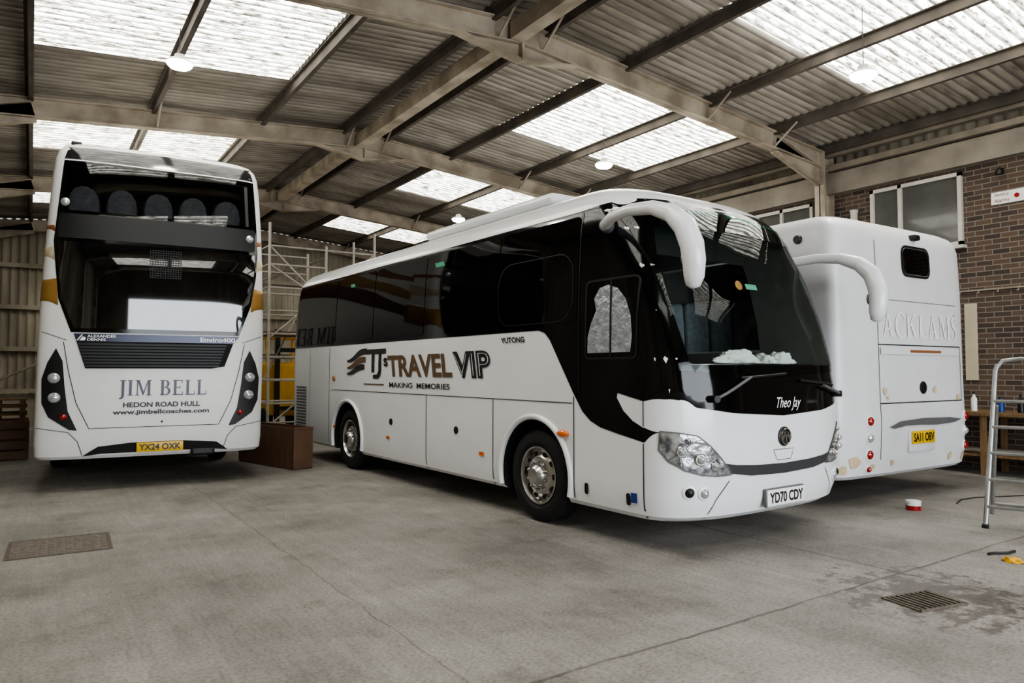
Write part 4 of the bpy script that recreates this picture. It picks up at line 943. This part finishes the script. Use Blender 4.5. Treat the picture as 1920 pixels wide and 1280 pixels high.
thing(mk('hose_offcut', MB().tube([(6.5 + .035 * i, 2.72 - .012 * i + .015 * math.sin(i), .012) for i in range(9)], .011, 8), M['cable'], None, 60), 'short black hose offcut on the floor', 'hose')
thing(mk('trailing_cable', MB().tube([(8.7 + .3 * i, 3.95 - .02 * i + .12 * math.sin(i * 1.1), .007) for i in range(8)], .006, 6), M['cable'], None, 60), 'thin black cable trailing over the floor', 'cable')
mh = root('manhole_cover', 'square cast iron access cover set in concrete', 'manhole', (.24, 7.31, 0), R(-2))
mk('cover_frame', MB().box((0, .345, .003), (.76, .03, .008)).box((0, -.345, .003), (.76, .03, .008)).box((.365, 0, .003), (.03, .66, .008)).box((-.365, 0, .003), (.03, .66, .008)), M['irond'], mh)
g_ = MB().box((0, 0, .0015), (.70, .66, .004))
for i in range(11):
    for j in range(10): g_.box((-.32 + .064 * i, -.3 + .066 * j, .004), (.04, .046, .006))
mk('cover_plate', g_, M['iron'], mh)
dr = root('floor_drain', 'rusty slotted floor drain with damp stained edges', 'drain', (4.86, 2.42, 0), R(-12))
mk('drain_well', MB().box((0, 0, .002), (.40, .27, .005)), M['dark'], dr)
g_ = MB()
for i in range(9): g_.box((-.176 + .044 * i, 0, .008), (.018, .26, .012))
mk('drain_bars', g_, M['irond'], dr)
mk('drain_frame', MB().box((0, .14, .005), (.42, .018, .010)).box((0, -.14, .005), (.42, .018, .010)).box((.203, 0, .005), (.018, .28, .010)).box((-.203, 0, .005), (.018, .28, .010)), M['irond'], dr)
cr = root('wooden_crate', 'long low brown plywood crate standing beside bus', 'crate', (3.6, 10.95, 0), R(14))
mk('front_panel', MB().rbox((0, .8, .33), (.03, 1.7, .62), .004), M['wood'], cr)
mk('back_panel', MB().rbox((-.30, .8, .33), (.03, 1.7, .62), .004), M['wood'], cr)
mk('end_panel', MB().rbox((-.15, -.04, .33), (.33, .03, .62), .004), M['wood'], cr)
mk('crate_base', MB().rbox((-.15, .8, .03), (.32, 1.68, .06), .004), M['wood'], cr)
mk('edge_batten', MB().rbox((-.15, -.06, .63), (.33, .02, .03), .004), M['wood'], cr)
sc = root('scaffold_tower', 'pale aluminium mobile scaffold tower with diagonal braces', 'scaffold', (4.2, 15.6, 0))
for xx in (0, 1.25, 2.4):
    for yy in (0, 1.3): mk('upright', MB().cyl((xx, yy, 0), (xx, yy, 4.7 if xx != 1.25 else 4.3), .03, n=8), M['galv'], sc)
for zz in (.3, .8, 1.3, 1.8, 2.3, 2.8, 3.3, 3.8, 4.2):
    mb = MB(); mb.cyl((0, 0, zz), (2.4 if zz in (.3, 1.3, 2.3, 3.3, 4.2) else 1.25, 0, zz), .022, n=6); mb.cyl((0, 0, zz), (0, 1.3, zz), .022, n=6); mb.cyl((0, 1.3, zz), (1.25, 1.3, zz), .022, n=6)
    mk('rung', mb, M['galv'], sc)
for a, b in (((0, 0, .3), (2.4, 0, 2.3)), ((2.4, 0, 2.3), (0, 0, 3.8)), ((0, 0, 2.2), (2.4, 0, 4.2)), ((0, 1.3, .8), (1.25, 1.3, 3.3)), ((0, 0, 4.2), (1.25, 0, 3.0))): mk('brace', MB().cyl(a, b, .02, n=6), M['galv'], sc)
mk('platform', MB().box((.62, .65, 2.33), (1.25, 1.25, .05)), M['wood'], sc)
ym = root('forklift', 'yellow forklift truck parked behind the bus', 'forklift', (4.75, 17.5, 0))
mk('chassis', MB().rbox((.5, .9, 1.05), (1.1, 1.8, 1.3), .1, 3), M['yellow'], ym, 40)
mk('mast', MB().box((.15, -.1, 1.3), (.1, .12, 2.4)).box((.85, -.1, 1.3), (.1, .12, 2.4)).box((.5, -.1, 2.0), (.7, .06, .1)).box((.5, -.1, .6), (.7, .06, .1)), M['blackm'], ym)
mk('overhead_guard', MB().box((.5, .9, 2.35), (1.05, 1.2, .08)).cyl((.02, .35, 1.4), (.02, .35, 2.35), .03).cyl((.98, .35, 1.4), (.98, .35, 2.35), .03).cyl((.02, 1.45, 1.4), (.02, 1.45, 2.35), .03).cyl((.98, 1.45, 1.4), (.98, 1.45, 2.35), .03), M['yellow'], ym)
for (a, b) in ((.0, .3), (1.0, .3), (.0, 1.5), (1.0, 1.5)): mk('tyre', MB().lathe([(.12, -.1), (.28, -.1), (.3, -.06), (.3, .06), (.28, .1), (.12, .1)], (a, b, .3), (1, 0, 0), 24, True), M['rubber'], ym, 40)
pa = root('pallet_stack', 'stack of weathered wooden pallets against end wall', 'pallet', (-.5, 16.6, 0))
for k_ in range(7):
    mb = MB(); z0 = .14 * k_
    for i in range(5): mb.box((0, -.4 + .2 * i, z0 + .125), (.9, .12, .02))
    for i in range(3): mb.box((-.38 + .38 * i, 0, z0 + .06), (.09, .92, .10))
    mb.box((0, -.4, z0 + .008), (.9, .1, .016)).box((0, .4, z0 + .008), (.9, .1, .016))
    mk('pallet', mb, M['bench'], pa)
ts = root('timber_crate', 'brown slatted timber crate on the floor', 'crate', (-.38, 15.0, 0))
mb = MB()
for i in range(4): mb.box((0, -.3, .08 + .17 * i), (.74, .025, .13)); mb.box((0, .3, .08 + .17 * i), (.74, .025, .13)); mb.box((-.36, 0, .08 + .17 * i), (.025, .6, .13)); mb.box((.36, 0, .08 + .17 * i), (.025, .6, .13))
mk('crate_slats', mb, M['wood'], ts)
mk('corner_posts', MB().box((-.33, -.27, .34), (.05, .05, .68)).box((.33, -.27, .34), (.05, .05, .68)).box((-.33, .27, .34), (.05, .05, .68)).box((.33, .27, .34), (.05, .05, .68)).box((0, 0, .03), (.66, .55, .03)), M['bench'], ts)
wb = root('workbench', 'long wooden workbench against the brick wall', 'workbench', (11.75, 2.2, 0))
mk('bench_top', MB().rbox((0, 2.0, .88), (.8, 4.2, .06), .01), M['bench'], wb)
for yy in (0, 1.3, 2.6, 3.95):
    for xx in (-.33, .33): mk('leg', MB().box((xx, yy, .425), (.07, .07, .85)), M['bench'], wb)
mk('lower_shelf', MB().box((0, 2, .28), (.7, 4.1, .03)), M['bench'], wb)
for i in range(3): mk('pipe_stock', MB().cyl((-.15 + .09 * i, .2, .33), (-.15 + .09 * i, 3.8, .33), .03, n=10), M['galv'], wb, 40)
def bottle(x, y, h, r_, m, cat, lab):
    b_ = root(cat, lab, cat, (x, y, .912))
    mk('container', MB().lathe([(.001, 0), (r_, 0), (r_, h * .65), (r_ * .4, h * .8), (r_ * .35, h * .9)], (0, 0, 0), (0, 0, 1), 16), M[m], b_, 40)
    mk('cap', MB().lathe([(r_ * .42, h * .88), (r_ * .42, h), (.001, h)], (0, 0, 0), (0, 0, 1), 16), M['blackm'], b_, 40)
bottle(11.5, 4.35, .26, .04, 'blackm', 'bottle', 'dark plastic bottle on the workbench')
bottle(11.55, 4.62, .22, .045, 'blue', 'bottle', 'blue plastic bottle on the workbench')
bottle(11.5, 4.95, .28, .04, 'wplate', 'bottle', 'white plastic bottle on the workbench')
bottle(11.6, 5.25, .2, .05, 'red', 'bottle', 'red plastic bottle on the workbench')
bottle(11.5, 5.6, .24, .04, 'grey', 'bottle', 'grey plastic bottle on the workbench')
vc = root('bench_vice', 'grey steel vice bolted to bench', 'vice', (11.5, 5.85, .912))
mk('vice_body', MB().rbox((0, 0, .06), (.14, .12, .12), .02).rbox((-.13, 0, .12), (.05, .14, .1), .01).rbox((.03, 0, .14), (.05, .14, .06), .01), M['grey'], vc)
mk('vice_screw', MB().cyl((-.1, 0, .08), (-.24, 0, .08), .015).cyl((-.23, -.08, .08), (-.23, .08, .08), .008), M['alu'], vc)
thing(mk('notice_board', MB().rbox((XR - .013, 5.26, 1.95), (.03, .18, 1.2), .01), M['paper'], None), 'tall narrow cream notice board on brick wall', 'board')
rl = root('tool_rail', 'thin horizontal steel rail with hooks on brick wall', 'rail', (XR - .02, 4.6, 2.75))
mk('rail_bar', MB().box((0, 0, 0), (.04, 2.6, .025)), M['rail'], rl)
for i in range(9): mk('hook', MB().tube([(-.02, -1.1 + .27 * i, 0), (-.06, -1.1 + .27 * i, -.06), (-.09, -1.1 + .27 * i, -.05)], .008, 6), M['rail'], rl)
sg = root('wall_sign', 'small white alarm company sign on brick wall', 'sign', (XR - .01, 4.70, 4.13))
mk('sign_panel', MB().rbox((0, 0, 0), (.02, .46, .19), .005), M['wplate'], sg)
for (t_, z_, w_) in (('Sentry', .045, .2), ('Alarms', -.04, .2)):
    tv, tf = text(t_, w_, .055, .01); mk('sign_lettering', MB().add([(-.012, .08 - x_, z_ + y_) for x_, y_ in tv], tf), M['brown'], sg)
mk('sign_mark', MB().lathe([(.001, 0), (.035, 0), (.035, .004), (.001, .004)], (-.012, -.12, 0), (-1, 0, 0), 20), M['red'], sg)
wl = root('bulkhead_light', 'dark wall light on a short bracket', 'lamp', (XR, 4.75, 4.58))
mk('bracket', MB().cyl((.02, 0, 0), (-.15, 0, -.05), .012), M['blackm'], wl); mk('lamp_head', MB().lathe([(.02, 0), (.06, -.06), (.06, -.1), (.001, -.1)], (-.15, 0, -.02), (0, 0, 1), 16), M['blackm'], wl, 40)
thing(mk('vent_pipe', MB().tube([(XR - .07, 7.1, 3.4), (XR - .07, 7.1, 4.3), (XR - .07, 7.1, 4.36)], [.06, .06, .075], 14), M['frame'], None, 40), 'grey vent pipe fixed to wall', 'pipe')

# ================================================================== LIGHT
w = bpy.data.worlds.new('w'); bpy.context.scene.world = w; w.use_nodes = True
bg = w.node_tree.nodes['Background']; bg.inputs['Color'].default_value = (.88, .94, 1, 1); bg.inputs['Strength'].default_value = 8.0
pl = bpy.data.lights.new('doorway_portal', 'AREA'); pl.shape = 'RECTANGLE'; pl.size = dx1 - dx0; pl.size_y = dz
po = bpy.data.objects.new('doorway_portal', pl); COL.objects.link(po); po.location = ((dx0 + dx1) / 2, Y0 + .12, dz / 2); po.rotation_euler = (R(90), 0, 0)
try: pl.cycles.is_portal = True
except Exception as ex: print('portal', ex)

cam = bpy.data.cameras.new('cam'); co = bpy.data.objects.new('cam', cam); COL.objects.link(co)
co.location = (0, 0, 1.5); co.rotation_euler = (R(92.35), 0, R(-33.9)); cam.lens = 25.125; cam.sensor_width = 36; cam.clip_start = .05
bpy.context.scene.camera = co
vs = bpy.context.scene.view_settings
vs.view_transform = 'AgX'
try: vs.look = 'AgX - Medium High Contrast'
except Exception: pass
vs.exposure = 0.2
